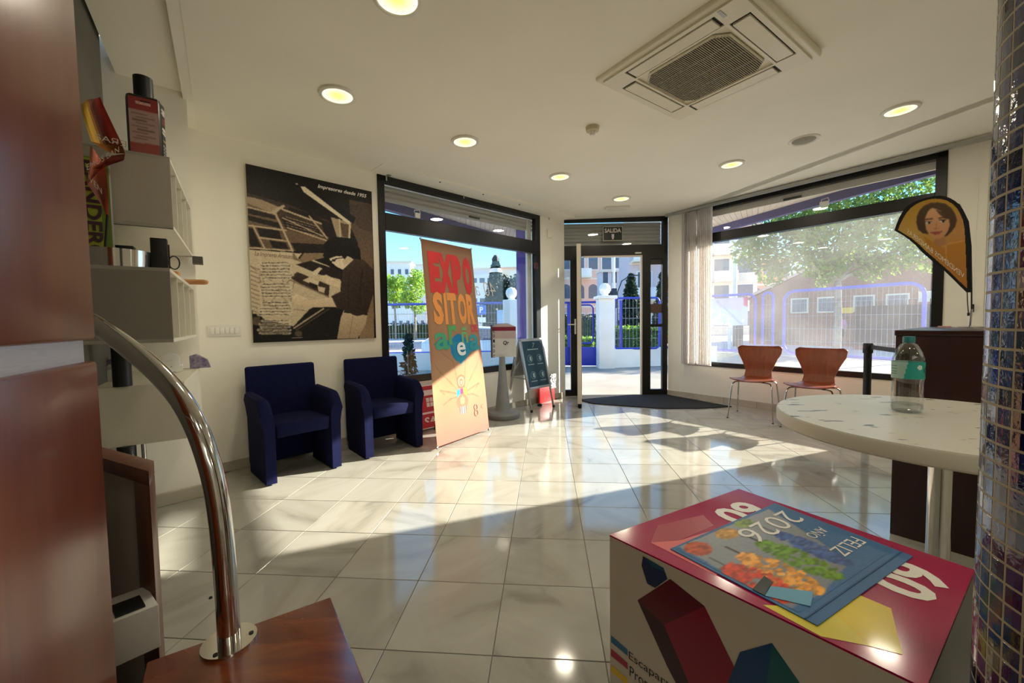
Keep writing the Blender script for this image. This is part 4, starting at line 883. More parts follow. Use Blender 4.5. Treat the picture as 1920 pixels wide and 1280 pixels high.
# ================================================================ A-frame board
aL, aR = atz(997, 773), atz(1038, 763); ax = (aR - aL).normalized(); ab = Vector((-ax.y, ax.x, 0)); 
if ab.y < 0: ab = -ab
AH = .885; af = thing('a_frame_sign', 'folding A-frame sign with dark teal poster beside the grey cone', 'floor sign', (aL + aR) / 2 + ab * .2)
aw = (aR - aL).length; up_ = (ab * .20 + Z * AH).normalized(); Lh = math.hypot(.20, AH); a0 = aL
anr = Vector((-ab.x, -ab.y, 0)) * .976 + Z * .22; anr = up_.cross(ax); 
if anr.dot(ab) > 0: anr = -anr
for x in (0, aw): MB().tube([a0 + ax * x + Z * .005, a0 + ax * x + up_ * Lh], .013, 8).build('front_leg', M_alu, af, world=True)
for x in (0, aw): MB().tube([a0 + ax * x + ab * .42 + Z * .005, a0 + ax * x + ab * .205 + Z * AH], .013, 8).build('rear_leg', M_alu, af, world=True)
for x in (0, aw):
    for y in (0, .42): q = a0 + ax * x + ab * y; MB().cyl(q, q + Z * .03, .016, n=8).build('rubber_foot', M_blackp, af, world=True)
for x in (0,): MB().tube([a0 + ax * .0 + ab * .09 + Z * .40, a0 + ab * .33 + Z * .40], .008, 6).build('hinge_bar', M_alu, af, world=True)
zb = .27
for v0, v1 in ((zb, zb + .03), (Lh - .035, Lh)): MB().obox(a0 - ax * .01 + up_ * v0 - anr * .004, ax * (aw + .02), up_ * (v1 - v0), anr * .022).build('frame_rail', M_alu, af, world=True, bevel=.004)
for x in (-.01, aw - .022): MB().obox(a0 + ax * x + up_ * zb - anr * .004, ax * .032, up_ * (Lh - zb), anr * .022).build('frame_rail', M_alu, af, world=True, bevel=.004)
pst = MB().obox(a0 + up_ * zb + anr * .004, ax * aw, up_ * (Lh - zb), anr * .006).build('printed_sheet', pm('teal_sheet', (18, 58, 74), .4, var=.05), af, world=True, smooth=False)
MB().obox(a0 + ab * .40 + up_ * 0 + Z * .22, ax * aw, Vector((0, 0, 0)) + (ab * -.14 + Z * .58), ab * .006).build('rear_sheet', pm('rear_grey', (150, 150, 146), .5, var=.03), af, world=True, smooth=False)
def asp(u, v, o=.0116): return a0 + ax * (u * aw) + up_ * (zb + v * (Lh - zb)) + anr * o
M_aw = pm('chalk_print', (150, 176, 184), .6, var=0)
txt('7', asp(.55, .86), ax, up_, .05, .06, M_aw, af, shear=.3)
for (u, v) in ((.3, .60), (.72, .60), (.32, .27), (.72, .27)):
    mb = MB(); k = 20
    for i in range(k):
        a, b_ = 2 * math.pi * i / k, 2 * math.pi * (i + 1) / k
        c_ = asp(u, v); P_ = [c_ + ax * (math.cos(t) * rr_) + up_ * (math.sin(t) * rr_) for t, rr_ in ((a, .042), (b_, .042), (b_, .046), (a, .046))]
        mb.add(P_, [(0, 1, 2, 3)])
    mb.obox(asp(u - .02, v - .04, .0116), ax * .02, up_ * .05, anr * .0004); mb.obox(asp(u + .03, v - .05, .0116), ax * .014, up_ * .06, anr * .0004); mb.build('printed_icon', M_aw, af, world=True, smooth=False, fix=False)
    MB().obox(asp(u - .13, v - .125), ax * .11, up_ * .010, anr * .0004).build('printed_line', M_aw, af, world=True, smooth=False)
MB().obox(asp(.25, .77), ax * .2, up_ * .012, anr * .0004).build('printed_line', M_aw, af, world=True, smooth=False)

# ---- red bag by the door, red window sign, door stop
Q = atz(1012, 757); q2 = atz(1040, 749)
rb = thing('red_bag', 'small red carrier bag with black and white print behind the A-frame sign', 'bag', (Q + q2) / 2)
M_red = pm('red_card', (186, 26, 30), .5, var=.05); bxv = (q2 - Q); byv = Vector((-bxv.y, bxv.x, 0)).normalized() * .034
mb = MB(); mb.ext([Q, q2, q2 + byv, Q + byv], (0, 0, .24)); mb.build('bag_body', M_red, rb, world=True, bevel=.006)
cv = Canvas(14, 20, (235, 232, 226)); r = np.random.RandomState(3); cv.a[r.rand(20, 14) > .55] = (24, 24, 26)
p0_ = q2 - bxv * .32 - byv * .02
cv.grid('printed_card', lambda u, v: p0_ + bxv * (.42 * u) - Vector((0, 0, 0)) + Z * (.37 - .20 * v) - byv.normalized() * .008, attr_mat('print_satin2', .5), rb)
MB().obox(p0_ + Z * .17, bxv * .42, -byv.normalized() * .005, (0, 0, .20)).build('card', M_blackp, rb, world=True, smooth=False)
g0 = wl(1.60, .05); 
rs = thing('red_sign', 'red and white sign board with house pictogram leaning beneath the left window behind banner', 'sign', wl(1.72, .07))
def rw(s, z, d): return wl(s, .14 - .10 * (z / .5) + d, z)
def rpanel(name, s0, s1, z0, z1, d, mat):
    m_ = MB(); o = [rw(s0, z0, d), rw(s1, z0, d), rw(s1, z1, d), rw(s0, z1, d)]; m_.ext(o, NL * -.003); return m_.build(name, mat, rs, world=True, smooth=False)
M_sw = pm('sign_white', (214, 206, 204), .5, var=.02); M_sr = pm('sign_red', (170, 16, 34), .45, var=.03)
zs = lambda py: aton(803, py, wl(1.6, .1), NL).z
rpanel('board', 1.50, 1.98, .02, .46, 0, M_sw)
for z0, z1, a, b_ in ((.405, .445, 1.50, 1.98), (.20, .35, 1.60, 1.98), (.185, .20, 1.5, 1.98), (.03, .165, 1.50, 1.98)): rpanel('red_field', a, b_, z0, z1, .002, M_sr)
rpanel('window_icon', 1.66, 1.74, .235, .325, .004, M_sw); rpanel('window_bar', 1.696, 1.702, .235, .325, .0055, M_sr); rpanel('window_bar', 1.66, 1.74, .278, .284, .0055, M_sr)
txt('SALE', rw(1.745, .095, .0045), DL, Z, .27, .085, M_sw, rs, bold=.03)
p = atz(1012, 760.5); solo('door_stop', MB().lathe([(0, 0), (.03, 0), (.03, .02), (.018, .03), (0, .03)], p, 16), M_blackp, 'small black rubber door stop on the marble behind the A-frame sign', 'door stop')
p = atz(395, 1121); solo('floor_scrap', MB().lathe([(0, 0), (.007, 0), (.005, .006), (0, .006)], p, 8), M_blackp, 'tiny black scrap lying on the marble near the steel handrail', 'scrap')

# ---- small things on walls and windows
p = aton(1029, 438, PL, NL); al = thing('wall_box', 'small square white box on the wall strip left of the door', 'wall box', p - Z * .03)
MB().obox(p - DL * .045 - Z * .055 + NL * .0005, DL * .09, NL * .02, (0, 0, .11)).build('cover', M_wall, al, world=True, bevel=.006)
p = aton(1004, 497, PL + NL * .014, NL); sn = thing('alarm_sensor', 'small black and red sensor on the frame of the left window', 'sensor', p)
MB().obox(p - DL * .03 - Z * .05, DL * .05, NL * .03, (0, 0, .08)).build('case', pm('sensor_red', (90, 20, 26), .4, var=.05), sn, world=True, bevel=.006)
def hook(x, y, fr, PP, NN, lab):
    p = aton(x, y, PP + NN * .02, NN); t = thing('curtain_bracket', lab, 'bracket', p, 0, 'steel brackets along the top of the windows')
    MB().obox(p + Z * -.03 + fr * -.006, fr * .012, NN * .008, (0, 0, .05)).build('plate', M_alu, t, world=True); MB().obox(p + Z * .015 + fr * -.006, fr * .035, NN * .05, (0, 0, .006)).build('arm', M_alu, t, world=True)
hook(724, 333, DL, PL, NL, 'steel curtain bracket at the far left of the left window top'); hook(869, 367, DL, PL, NL, 'steel curtain bracket at the middle of the left window top')
hook(1029, 408, DL, PL, NL, 'steel curtain bracket between the left window and the door')
for x, y, l in ((825, 341, 'black ceiling screw above the left window, the one nearest the poster'), (906, 364, 'black ceiling screw above the left window, middle of three'), (974, 383, 'black ceiling screw above the left window, nearest the door')):
    P_ = atz(x, y, 2.5205); solo('ceiling_screw', MB().lathe([(0, -.006), (.008, -.006), (.010, 0), (0, 0)], P_, 8), M_blackp, l, 'screw', 'black screws over the left window')
def camera_tag(px, py, PP, NN, fr, lab, w_=.085):
    p = aton(px, py, PP - NN * .012, NN); t = thing('window_gadget', lab, 'gadget', p - Z * .03)
    MB().obox(p - fr * w_ / 2 - Z * .03, fr * w_, NN * .02, (0, 0, .055)).build('case', M_white, t, world=True, bevel=.008)
    MB().tube([p - fr * .03 + Z * .025, p - fr * .03 + Z * .05, p + fr * .03 + Z * .06, p + fr * .04 + Z * .025], .004, 6).build('clip', M_white, t, world=True); return t
camera_tag(1546, 382, PR, NR, -DR, 'white clip-on gadget hanging in the upper pane of the right window'); camera_tag(782, 404, PL, NL, DL, 'white clip-on gadget hanging in the upper pane of the left window', .06)
# mirrored script lettering on the left window
p = aton(905, 541, PL - NL * .014, NL); p2 = aton(942, 541, PL - NL * .014, NL)
lt = thing('window_lettering', 'white script lettering on the left window glass, seen from behind', 'lettering', p - Z * .08)
txt('40 años', p - DL * .10, -DL, Z, .62, .17, pm('vinyl_white', (215, 215, 212), .6, var=0), lt, shear=.35, bold=-.01)

# ================================================================ exit sign over the door
p = wd(.80, .012, 0); ez = aton(1149, 438, D0 + ND * .02, ND).z; es = aton(1149, 438, D0 + ND * .02, ND); u0 = (es - D0).dot(DD)
ex = thing('exit_sign', 'dark exit sign with white letters above the glass entrance door', 'sign', wd(u0, .014, ez - .10))
MB().obox(wd(u0 - .143, .014, ez - .104), DD * .286, ND * .008, (0, 0, .208)).build('sign_border', pm('sign_pale', (186, 182, 164), .5, var=.02), ex, world=True, smooth=False)
MB().obox(wd(u0 - .133, .022, ez - .094), DD * .266, ND * .001, (0, 0, .188)).build('sign_face', pm('sign_green', (18, 34, 26), .4, var=.04), ex, world=True, smooth=False)
txt('SALIDA', wd(u0, .0236, ez + .045), DD, Z, .235, .062, M_sw, ex, bold=.03)
MB().ext([wd(u0 + a, .0236, ez + z_) for a, z_ in ((-.018, -.005), (.018, -.005), (.018, -.055), (.012, -.058), (.012, -.08), (-.012, -.08), (-.012, -.058), (-.018, -.055))], ND * .0005).build('arrow', M_sw, ex, world=True, smooth=False)

# ================================================================ vertical blind
vb = thing('vertical_blind', 'stack of pale vertical blind slats drawn beside the door, rail along right window', 'blind', wr(.5, .1, .49))
MB().obox(wr(.02, .075, zc(2.6) - .045), -DR * 3.02 + Z * .018, NR * .04, (0, 0, .034)).build('head_rail', M_alu, vb, world=True, smooth=False)
a0_, a1_ = aton(1277, 600, PR + NR * .10, NR), aton(1334, 600, PR + NR * .10, NR); s0, s1 = -(a0_ - PR).dot(DR), -(a1_ - PR).dot(DR)
M_slat = transl_mat('blind_fabric', (246, 244, 242), .68, .8, var=.10, rgb2=(232, 228, 224), scale=30)
NS = 16
for k in range(NS):
    s_ = s0 + (s1 - s0) * (k + .5) / NS; ang = math.radians(rnd.uniform(34, 52)); dv_ = (-DR) * math.cos(ang) + NR * math.sin(ang); hw_ = .044
    c_ = wr(s_, .095, .485); zt_ = zc(c_.x) - .05
    MB().obox(c_ - dv_ * hw_, dv_ * hw_ * 2, dv_.cross(Z) * .0012, (0, 0, zt_ - .485)).build('slat', M_slat, vb, world=True, smooth=False)
for k in range(5):
    c_ = wr(s0 + (s1 - s0) * (k + .7) / 6, .095, .44); MB().tube([c_, c_ + Z * .05], .0015, 4).build('bead_chain', M_white, vb, world=True)
pc = aton(1825, 570, PR + NR * .02, NR); MB().tube([pc + Z * 1.35, pc], .0015, 4).build('pull_cord', M_white, vb, world=True); MB().cyl(pc - Z * .07, pc, .006, n=8).build('cord_weight', M_blackp, vb, world=True)
MB().obox(wr(2.965, .001, .08), -DR * .02, NR * .015, (0, 0, 2.5)).build('trim_3', M_wall, kind='structure', smooth=False)

# ================================================================ ceiling fittings
M_glow = emis('lamp_disc', (255, 236, 120), 1.5); M_rim = pm('lamp_rim', (226, 222, 206), .4, var=.01)
mg = bpy.data.materials.new('downlight_glow'); mg.use_nodes = True; n = mg.node_tree; n.nodes.clear()
o_ = n.nodes.new('ShaderNodeOutputMaterial'); e_ = n.nodes.new('ShaderNodeEmission'); t_ = n.nodes.new('ShaderNodeTexCoord'); ln_ = n.nodes.new('ShaderNodeVectorMath'); ln_.operation = 'LENGTH'
n.links.new(t_.outputs['Object'], ln_.inputs[0]); r_ = n.nodes.new('ShaderNodeValToRGB'); mu = n.nodes.new('ShaderNodeMath'); mu.operation = 'MULTIPLY'; mu.inputs[1].default_value = 10.0
n.links.new(ln_.outputs['Value'], mu.inputs[0]); n.links.new(mu.outputs[0], r_.inputs[0]); n.links.new(r_.outputs[0], e_.inputs[0]); n.links.new(e_.outputs[0], o_.inputs[0])
r_.color_ramp.elements[0].position = .2; r_.color_ramp.elements[0].color = (.95, .80, .20, 1); r_.color_ramp.elements[1].position = .92; r_.color_ramp.elements[1].color = (1.0, .97, .72, 1); e_.inputs[1].default_value = 1.0
def downlight(x, y, lab, k=1.0):
    t = thing('downlight', lab, 'ceiling light', (x, y, zc(x) - .004), 0, 'round recessed downlights')
    t.rotation_euler = (0, -math.atan(.0178), 0)
    MB().lathe([(.088, -.008), (.092, -.012), (.108, -.008), (.112, .004), (.088, .004), (.088, -.008)], n=40).build('rim', M_rim, t)
    MB().lathe([(0, -.004), (.089, -.006), (.089, .004), (0, .004)], n=36).build('diffuser', mg, t, smooth=False)
    l = bpy.data.lights.new('bulb', 'AREA'); l.shape = 'DISK'; l.size = .17; l.energy = LAMP_W * k; l.color = (1.0, .89, .70); l.spread = math.radians(170)
    lo = bpy.data.objects.new('bulb', l); COL.objects.link(lo); lo.parent = t; lo.location = (0, 0, -.014)
for (px, py), lab in (((633, 178), 'round glowing downlight nearest the shelves, above the armchairs'), ((872, 265), 'round glowing downlight above the left window, third from the door'), ((1050, 331), 'round glowing downlight above the left window, second from the door'),
                      ((1165, 372), 'round glowing downlight just in front of the entrance door'), ((1372, 308), 'round glowing downlight above the blinds, between speaker and door'), ((1688, 206), 'round glowing downlight nearest the mosaic column, right of the speaker'),
                      ((745, -3), 'round downlight cut by the top edge of the photo')):
    P_ = atz(px, py, 2.55)
    for _ in range(5): P_ = atz(px, py, zc(P_.x) - .004)
    downlight(P_.x, P_.y, lab)
for x, y, l_ in ((.95, .55, 'added unseen fill downlight above the printed display cube, out of the photo'), (.50, -.35, 'added unseen fill downlight just behind the camera'), (2.2, .2, 'added unseen fill downlight behind the mosaic column'), (2.9, 1.5, 'added unseen fill downlight over the right end of the counter, out of the photo'), (-.3, -1.8, 'added unseen fill downlight by the back wall on the stair side'), (1.5, -1.8, 'added unseen fill downlight by the middle of the back wall'), (3.4, -1.2, 'added unseen fill downlight by the back wall in the far right corner')): downlight(x, y, l_, 1.35)  # unseen downlights added as fill for the room, stronger than those in view

M_ac = pm('ac_white', (228, 222, 200), .4, var=.01)
ac0 = Vector((1.128, 2.417, 0)); au = Vector((math.sin(math.radians(54.6)), math.cos(math.radians(54.6)), 0))
ac = thing('ceiling_air_conditioner', 'large square ceiling air conditioner cassette with dark slatted grille', 'air conditioner', (ac0.x, ac0.y, zc(ac0.x)), math.atan2(au.y, au.x))
ac.rotation_euler = (0, 0, math.atan2(au.y, au.x))
hb_ = .435
mb = MB(); mb.box(-hb_, hb_, -hb_, hb_, -.030, .012); mb.build('panel', M_ac, ac, bevel=.012, seg=3)
# raised inner plate with four louvre slots
q = .400; gI = .245
mb = MB()
for a in range(4):
    R4 = Matrix.Rotation(a * math.pi / 2, 4, 'Z')
    for x0, x1, y0, y1 in ((-.262, .262, -q, -.374), (-.262, .262, -.276, -.262), (.262, q, -q, -.262)):
        m_ = MB().box(x0, x1, y0, y1, -.042, -.030); mb.add([R4 @ v for v in m_.v], m_.f)
mb.build('fascia', M_ac, ac, smooth=False)
for a in range(4):
    R4 = Matrix.Rotation(a * math.pi / 2, 4, 'Z')
    m_ = MB().box(-.262, .262, -.374, -.276, -.0345, -.0300); s_ = MB().add([R4 @ v for v in m_.v], m_.f); s_.build('slot', M_blackp, ac, smooth=False)
    m_ = MB().box(-.245, .245, -.366, -.284, -.046, -.034); s_ = MB().add([R4 @ v for v in m_.v], m_.f); s_.build('louvre', M_ac, ac, smooth=False, bevel=.003)
oc = [(-gI, -gI + .06), (-gI + .06, -gI), (gI - .06, -gI), (gI, -gI + .06), (gI, gI - .06), (gI - .06, gI), (-gI + .06, gI), (-gI, gI - .06)]
MB().prism(oc, -.034, -.030).build('grille_back', pm('grille_pale', (170, 162, 138), .7, var=.05), ac, smooth=False)
rim_ = MB()
for i in range(8):
    a, b_ = oc[i], oc[(i + 1) % 8]; k = .975; rim_.add([(a[0], a[1], -.040), (b_[0], b_[1], -.040), (b_[0] * k, b_[1] * k, -.046), (a[0] * k, a[1] * k, -.046), (a[0], a[1], -.030), (b_[0], b_[1], -.030)], [(0, 1, 2, 3), (0, 1, 5, 4)])
rim_.build('grille_rim', M_ac, ac, smooth=False)
MB().prism([(a * .84, b_ * .84) for a, b_ in oc], -.0345, -.0338).build('filter', pm('filter_dark', (50, 44, 33), .9, var=.15, scale=200), ac, smooth=False)
M_gs = pm('grille_slat', (158, 150, 127), .5, var=.03); g0_ = None
for k in range(44):
    y = -gI + .012 + k * (2 * gI - .024) / 43; lim = gI - max(0, abs(y) - (gI - .06)) - .006
    MB().box(-lim, lim, y - .0022, y + .0022, -.046, -.034).build('grille_slat', M_gs, ac, smooth=False)
for x in (-.12, 0, .12): MB().box(x - .002, x + .002, -gI + .01, gI - .01, -.047, -.040).build('grille_rib', M_gs, ac, smooth=False)
MB().box(-.39, -.33, -.30, -.285, -.0445, -.042).build('badge', M_alu, ac, smooth=False)
def ceilpt(px, py):
    P_ = atz(px, py, 2.55)
    for _ in range(5): P_ = atz(px, py, zc(P_.x))
    return P_
p = ceilpt(1507, 262); sk = thing('ceiling_speaker', 'round grey ceiling speaker left of the downlight by the mosaic column', 'speaker', p)
MB().lathe([(.085, -.006), (.098, -.012), (.112, -.004), (.115, .004), (.085, .004), (.085, -.006)], p, 36).build('rim', M_rim, sk, world=True)
MB().lathe([(0, -.012), (.07, -.010), (.086, -.004), (.086, .003), (0, .003)], p, 32).build('mesh_cover', pm('speaker_grey', (150, 144, 128), .7, var=.1, scale=300), sk, world=True)
p = ceilpt(1111, 238); sm = thing('smoke_detector', 'small white smoke detector on the ceiling beside the air conditioner', 'smoke detector', p)
MB().lathe([(0, -.036), (.036, -.036), (.048, -.030), (.052, .002), (0, .002)], p, 28).build('base', pm('detector', (196, 186, 152), .5, var=.02), sm, world=True); MB().lathe([(0, -.066), (.016, -.064), (.024, -.05), (.026, -.036), (0, -.036)], p, 20).build('sensor_head', M_white, sm, world=True)
p = ceilpt(1157, 388); em = thing('emergency_light', 'small rectangular emergency light on the ceiling before the door', 'emergency light', p)
MB().obox(p + Vector((-.15, -.055, -.032)), (.30, -.006, 0), (0, .11, 0), (0, 0, .036)).build('housing', M_white, em, world=True, bevel=.008); MB().obox(p + Vector((-.12, -.04, -.040)), (.24, -.005, 0), (0, .08, 0), (0, 0, .01)).build('diffuser', pm('frosted', (226, 220, 205), .3, var=.01), em, world=True, bevel=.004)
# ================================================================ shelves on the left
M_shelf = pm('shelf_white', (226, 222, 206), .45, var=.02); M_shelfg = pm('shelf_grey_end', (176, 170, 154), .5, var=.02)
FA = Vector((-1.500, 1.832, 0)); UB = Vector((-0.554, 0.832, 0)); NB = Vector((UB.y, -UB.x, 0))     # NB: the open side
def shelf_box(root, o, L, D, z0, z1, nd, front, t=.014):
    m_ = MB()
    m_.obox(o + Z * z0, UB * L, -NB * D, (0, 0, t)); m_.obox(o + Z * (z1 - t), UB * L, -NB * D, (0, 0, t))
    m_.obox(o + Z * z0 - NB * (D - t), UB * L, -NB * t, (0, 0, z1 - z0)); m_.obox(o + UB * (L - t) + Z * z0, UB * t, -NB * D, (0, 0, z1 - z0))
    m_.build('carcass', M_shelf, root, world=True, smooth=False)
    MB().obox(o + Z * z0, UB * t, -NB * D, (0, 0, z1 - z0)).build('end_panel', front, root, world=True, smooth=False)
    for k in range(1, nd + 1):
        MB().obox(o + UB * (L * k / (nd + 1)) + Z * (z0 + t) - NB * .004, UB * .010, -NB * (D - .02), (0, 0, z1 - z0 - 2 * t)).build('divider', M_shelf, root, world=True, smooth=False)
def item_root(name, lab, cat, p, group=None): return thing(name, lab, cat, p, 0, group)
sA = item_root('shelf_box', 'upper white shelf box with open dividers and a grey end, giant bottle on top', 'shelf', FA + Z * 1.536, 'white shelf boxes')
shelf_box(sA, FA, .90, .36, 1.536, 1.848, 3, M_shelfg)
FBb = atz(317.8, 502.5, 1.340); FBb.z = 0
sB = item_root('shelf_box', 'middle white shelf box with a dark grey end, steel tray on top', 'shelf', FBb + Z * 1.0, 'white shelf boxes')
zb0 = 1.037; shelf_box(sB, FBb, 1.04, .36, zb0, 1.340, 3, pm('shelf_dark_end', (136, 130, 118), .5, var=.02))
FC = atz(346, 716, .845); FC.z = 0
sC = item_root('shelf_box', 'lowest white shelf box with closed pale front, letter a on top', 'shelf', FC + Z * .56, 'white shelf boxes')
MB().obox(FC + Z * .585, UB * .80, -NB * .372, (0, 0, .26)).build('carcass', M_shelf, sC, world=True, smooth=False, bevel=.003)
MB().obox(FC - UB * .012 + Z * .585, UB * .012, -NB * .372, (0, 0, .262)).build('end_panel', pm('shelf_pale', (214, 209, 192), .5, var=.02), sC, world=True, smooth=False, bevel=.002)
bk = MB(); o = FA - NB * .375 + UB * .02; bk.obox(o + Z * .86, UB * .9, -NB * .02, (0, 0, 1.09)); bp0 = bk.build('back_board', M_shelf, sA, world=True, smooth=False)
pc = Vector((-1.690, 1.752, 0))
pl0 = item_root('shelf_pole', 'black and steel pole that carries the white shelf boxes', 'pole', pc)
[MB().cyl(pc + Z * a_, pc + Z * b_, .032, n=20).build('pole', M_blackp, pl0, world=True) for a_, b_ in ((0, .585), (.847, 1.037))]; MB().cyl(pc + UB * .0 + NB * .055, pc + NB * .055 + Z * .585, .008, n=10).build('steel_rod', M_steel, pl0, world=True); MB().lathe([(0, 0), (.05, 0), (.05, .012), (0, .014)], pc, 28).build('base', M_blackp, pl0, world=True)
# giant bottle on the top box
gb = FA + UB * .10 - NB * .088 + Z * 1.8485
gt = item_root('giant_bottle', 'giant pink and black promotional bottle with black cap on the top shelf', 'bottle', gb)
gx = Vector((.83, .56, 0)).normalized(); gx = Vector((.80, .60, 0)).normalized(); gy = Vector((-gx.y, gx.x, 0)); hh_ = .265; wx, wy = .058, .048
sec = [(-wx, -wy * .75), (-wx * .86, -wy), (wx * .86, -wy), (wx, -wy * .75), (wx * 1.06, 0), (wx, wy * .75), (wx * .6, wy), (-wx * .6, wy), (-wx, wy * .75), (-wx * 1.06, 0)]
m_ = MB(); k = len(sec); lev = [(0, .96), (.008, 1), (hh_ - .02, 1), (hh_ - .004, .95), (hh_, .86)]; vs = []
for z_, s_ in lev: vs += [gb + gx * (a * s_) + gy * (b_ * s_) + Z * z_ for a, b_ in sec]
fs = [(i * k + j, i * k + (j + 1) % k, (i + 1) * k + (j + 1) % k, (i + 1) * k + j) for i in range(len(lev) - 1) for j in range(k)] + [list(range(k)), list(range((len(lev) - 1) * k, len(lev) * k))]
m_.add(vs, fs); m_.build('bottle_body', pm('bottle_dark', (40, 36, 34), .3, var=.05), gt, world=True)
MB().cyl(gb + Z * hh_, gb + Z * (hh_ + .095), .034, n=28).build('cap', M_blackp, gt, world=True)
cv = Canvas(40, 66, (178, 150, 138)); cv.poly([(0, 0), (1, 0), (1, .22), (0, .22)], (150, 62, 58)); cv.poly([(0, .82), (1, .80), (1, 1), (0, 1)], (156, 74, 64), (150, 84, 74)); cv.poly([(.4, .04), (.75, .04), (.75, .09), (.4, .09)], (40, 30, 30))
for k in range(9): cv.line((.1 + .15 * (k % 2), .30 + .055 * k), (.6 + .25 * (k % 2), .30 + .055 * k), .03, (120, 96, 86))
cv.blur(1); cv.grid('front_label', lambda u, v: gb - gy * (wy + .0015) + gx * (-wx * .84 + wx * 1.68 * u) + Z * (.012 + .24 * (1 - v)), attr_mat('print_satin3', .4), gt)
cv = Canvas(16, 66, (44, 40, 38))
for (v, c) in ((.10, (200, 196, 188)), (.16, (190, 186, 178)), (.27, (150, 40, 36)), (.33, (150, 40, 36)), (.45, (206, 200, 190)), (.52, (196, 190, 180)), (.66, (180, 170, 90)), (.76, (170, 166, 158)), (.82, (150, 146, 140)), (.88, (150, 146, 140)), (.94, (130, 126, 120))): cv.line((.12, v), (.82, v + .02), .22 if v in (.10, .16, .45, .52) else .12, c)
cv.grid('side_label', lambda u, v: gb + gx * (wx * 1.055 - .006 + .0085 * (1 - abs(2 * u - 1))) + gx * .004 + gy * (-wy * .7 + wy * 1.4 * u) + Z * (.012 + .24 * (1 - v)), attr_mat('print_satin3', .4), gt)
MB().obox(gb - gy * (wy + .003) - gx * .025 + Z * .222, gx * .05, gy * .001, (0, 0, .012)).build('printed_title', pm('pale_print', (220, 170, 160), .5, var=.2, scale=150), gt, world=True, smooth=False)
# steel tray with small flag and green board
tc_ = Vector((-1.640, 1.694, 1.3402))
ty = item_root('steel_tray', 'round polished steel tray on the middle shelf box behind the pillar', 'tray', tc_)
MB().lathe([(0, .004), (.126, .004), (.130, .072), (.134, .072), (.130, .0), (0, 0)], tc_, 44).build('tray_bowl', M_steel, ty, world=True)
gp = Vector((-1.655, 1.660, 1.345)); g1 = Vector((.80, -.60, 0)).normalized(); gbk = Vector((-.6, -.8, 0)); gbk = Vector((-.67, .74, 0)); g1 = Vector((.74, .67, 0))
gr = item_root('green_board', 'lime green display board with dark lettering standing in the steel tray', 'sign', gp)
MB().obox(gp - g1 * .10, g1 * .135, gbk * .03, (0, 0, .435)).build('board', pm('lime_board', (96, 120, 26), .5, var=.06), gr, world=True, smooth=False)
MB().obox(gp - g1 * .10 - gbk * .002, g1 * .108, -gbk * -.001, (0, 0, .43)).build('front_sheet', pm('lime_mesh', (150, 160, 34), .6, var=.15, scale=400), gr, world=True, smooth=False)
MB().obox(gp + g1 * .035 + Z * 0, g1 * .005, gbk * .03, (0, 0, .44)).build('edge_trim', M_alu, gr, world=True, smooth=False)
txt('BANDERO', gp - g1 * .016 - gbk * .004 + Z * .22, -Z, g1, .40, .05, pm('plum_print', (60, 26, 40), .6, var=0), gr, bold=.03)
# twisted little flag
sp0 = Vector((-1.600, 1.612, 1.345)); fn2 = Vector((.70, -.71, 0)).normalized()
tf = item_root('twisted_flag', 'small twisted orange teardrop flag on a stick beside the lime board', 'flag', sp0)
def qf(x, y, d=0): return aton(150 + x / 5.122, 170 + y / 5.122, sp0, fn2) + fn2 * d
def strip(name, Lp, Rp, cols_, nseg=14, nw=10):
    nx, ny = nw, nseg * (len(Lp) - 1); cv = Canvas(nx, ny, (150, 60, 40))
    for j in range(ny):
        for i in range(nx):
            u = (i + .5) / nx; cv.a[j, i] = cols_(u, (j + .5) / ny)
    def fn_(u, v):
        f = v * (len(Lp) - 1); i = min(int(f), len(Lp) - 2); g = f - i
        a = [Lp[i][c] * (1 - g) + Lp[i + 1][c] * g for c in range(3)]; b_ = [Rp[i][c] * (1 - g) + Rp[i + 1][c] * g for c in range(3)]
        m2 = [a[c] * (1 - u) + b_[c] * u for c in range(3)]; return qf(m2[0], m2[1], m2[2] + .014 * math.sin(u * 5.0 + v * 3))
    cv.grid(name, fn_, attr_mat('print_flag2', .6, .15), tf)
mixc = lambda a, b_, t: np.array(a) * (1 - t) + np.array(b_) * t
strip('printed_cloth', [(10, 130, .0), (22, 230, .01), (70, 400, .02), (110, 520, .03), (240, 600, .035)], [(192, 45, .0), (225, 140, .01), (330, 380, .02), (400, 540, .03), (432, 650, .045)],
      lambda u, v: mixc((236, 190, 80), (160, 56, 46), min(1, max(0, (u - .25) * 3))) * (.8 + .25 * math.sin(u * 9)) if v < .75 else mixc((190, 130, 50), (90, 40, 24), u))
strip('printed_cloth', [(432, 640, .045), (250, 640, .0), (110, 760, -.01), (66, 890, -.01)], [(420, 690, .045), (260, 722, .005), (200, 760, .0), (80, 900, .0)], lambda u, v: mixc((100, 40, 30), (226, 116, 84), v))
strip('printed_cloth', [(95, 520, -.01), (90, 700, -.012), (66, 890, -.01), (200, 1090, .0), (255, 1200, .0)], [(170, 600, -.01), (240, 700, .0), (250, 760, .004), (272, 980, .004), (275, 1205, .002)], lambda u, v: mixc((224, 150, 124), (232, 110, 80), u) * (.85 + .2 * math.sin(v * 7)))
M_fl = pm('flag_letters', (196, 182, 166), .6, var=0)
txt('SAЯƎ', qf(300, 520, .055), qf(395, 552) - qf(200, 500), Z, .085, .022, M_fl, tf); txt('EMOS BAN', qf(225, 690, .058), qf(350, 618) - qf(85, 770), Z, .13, .022, M_fl, tf); txt('VEN', qf(150, 920, .03), qf(210, 970) - qf(105, 860), Z, .055, .022, M_fl, tf)
MB().tube([sp0, qf(265, 1190)], .004, 8).build('stick', M_blackp, tf, world=True)
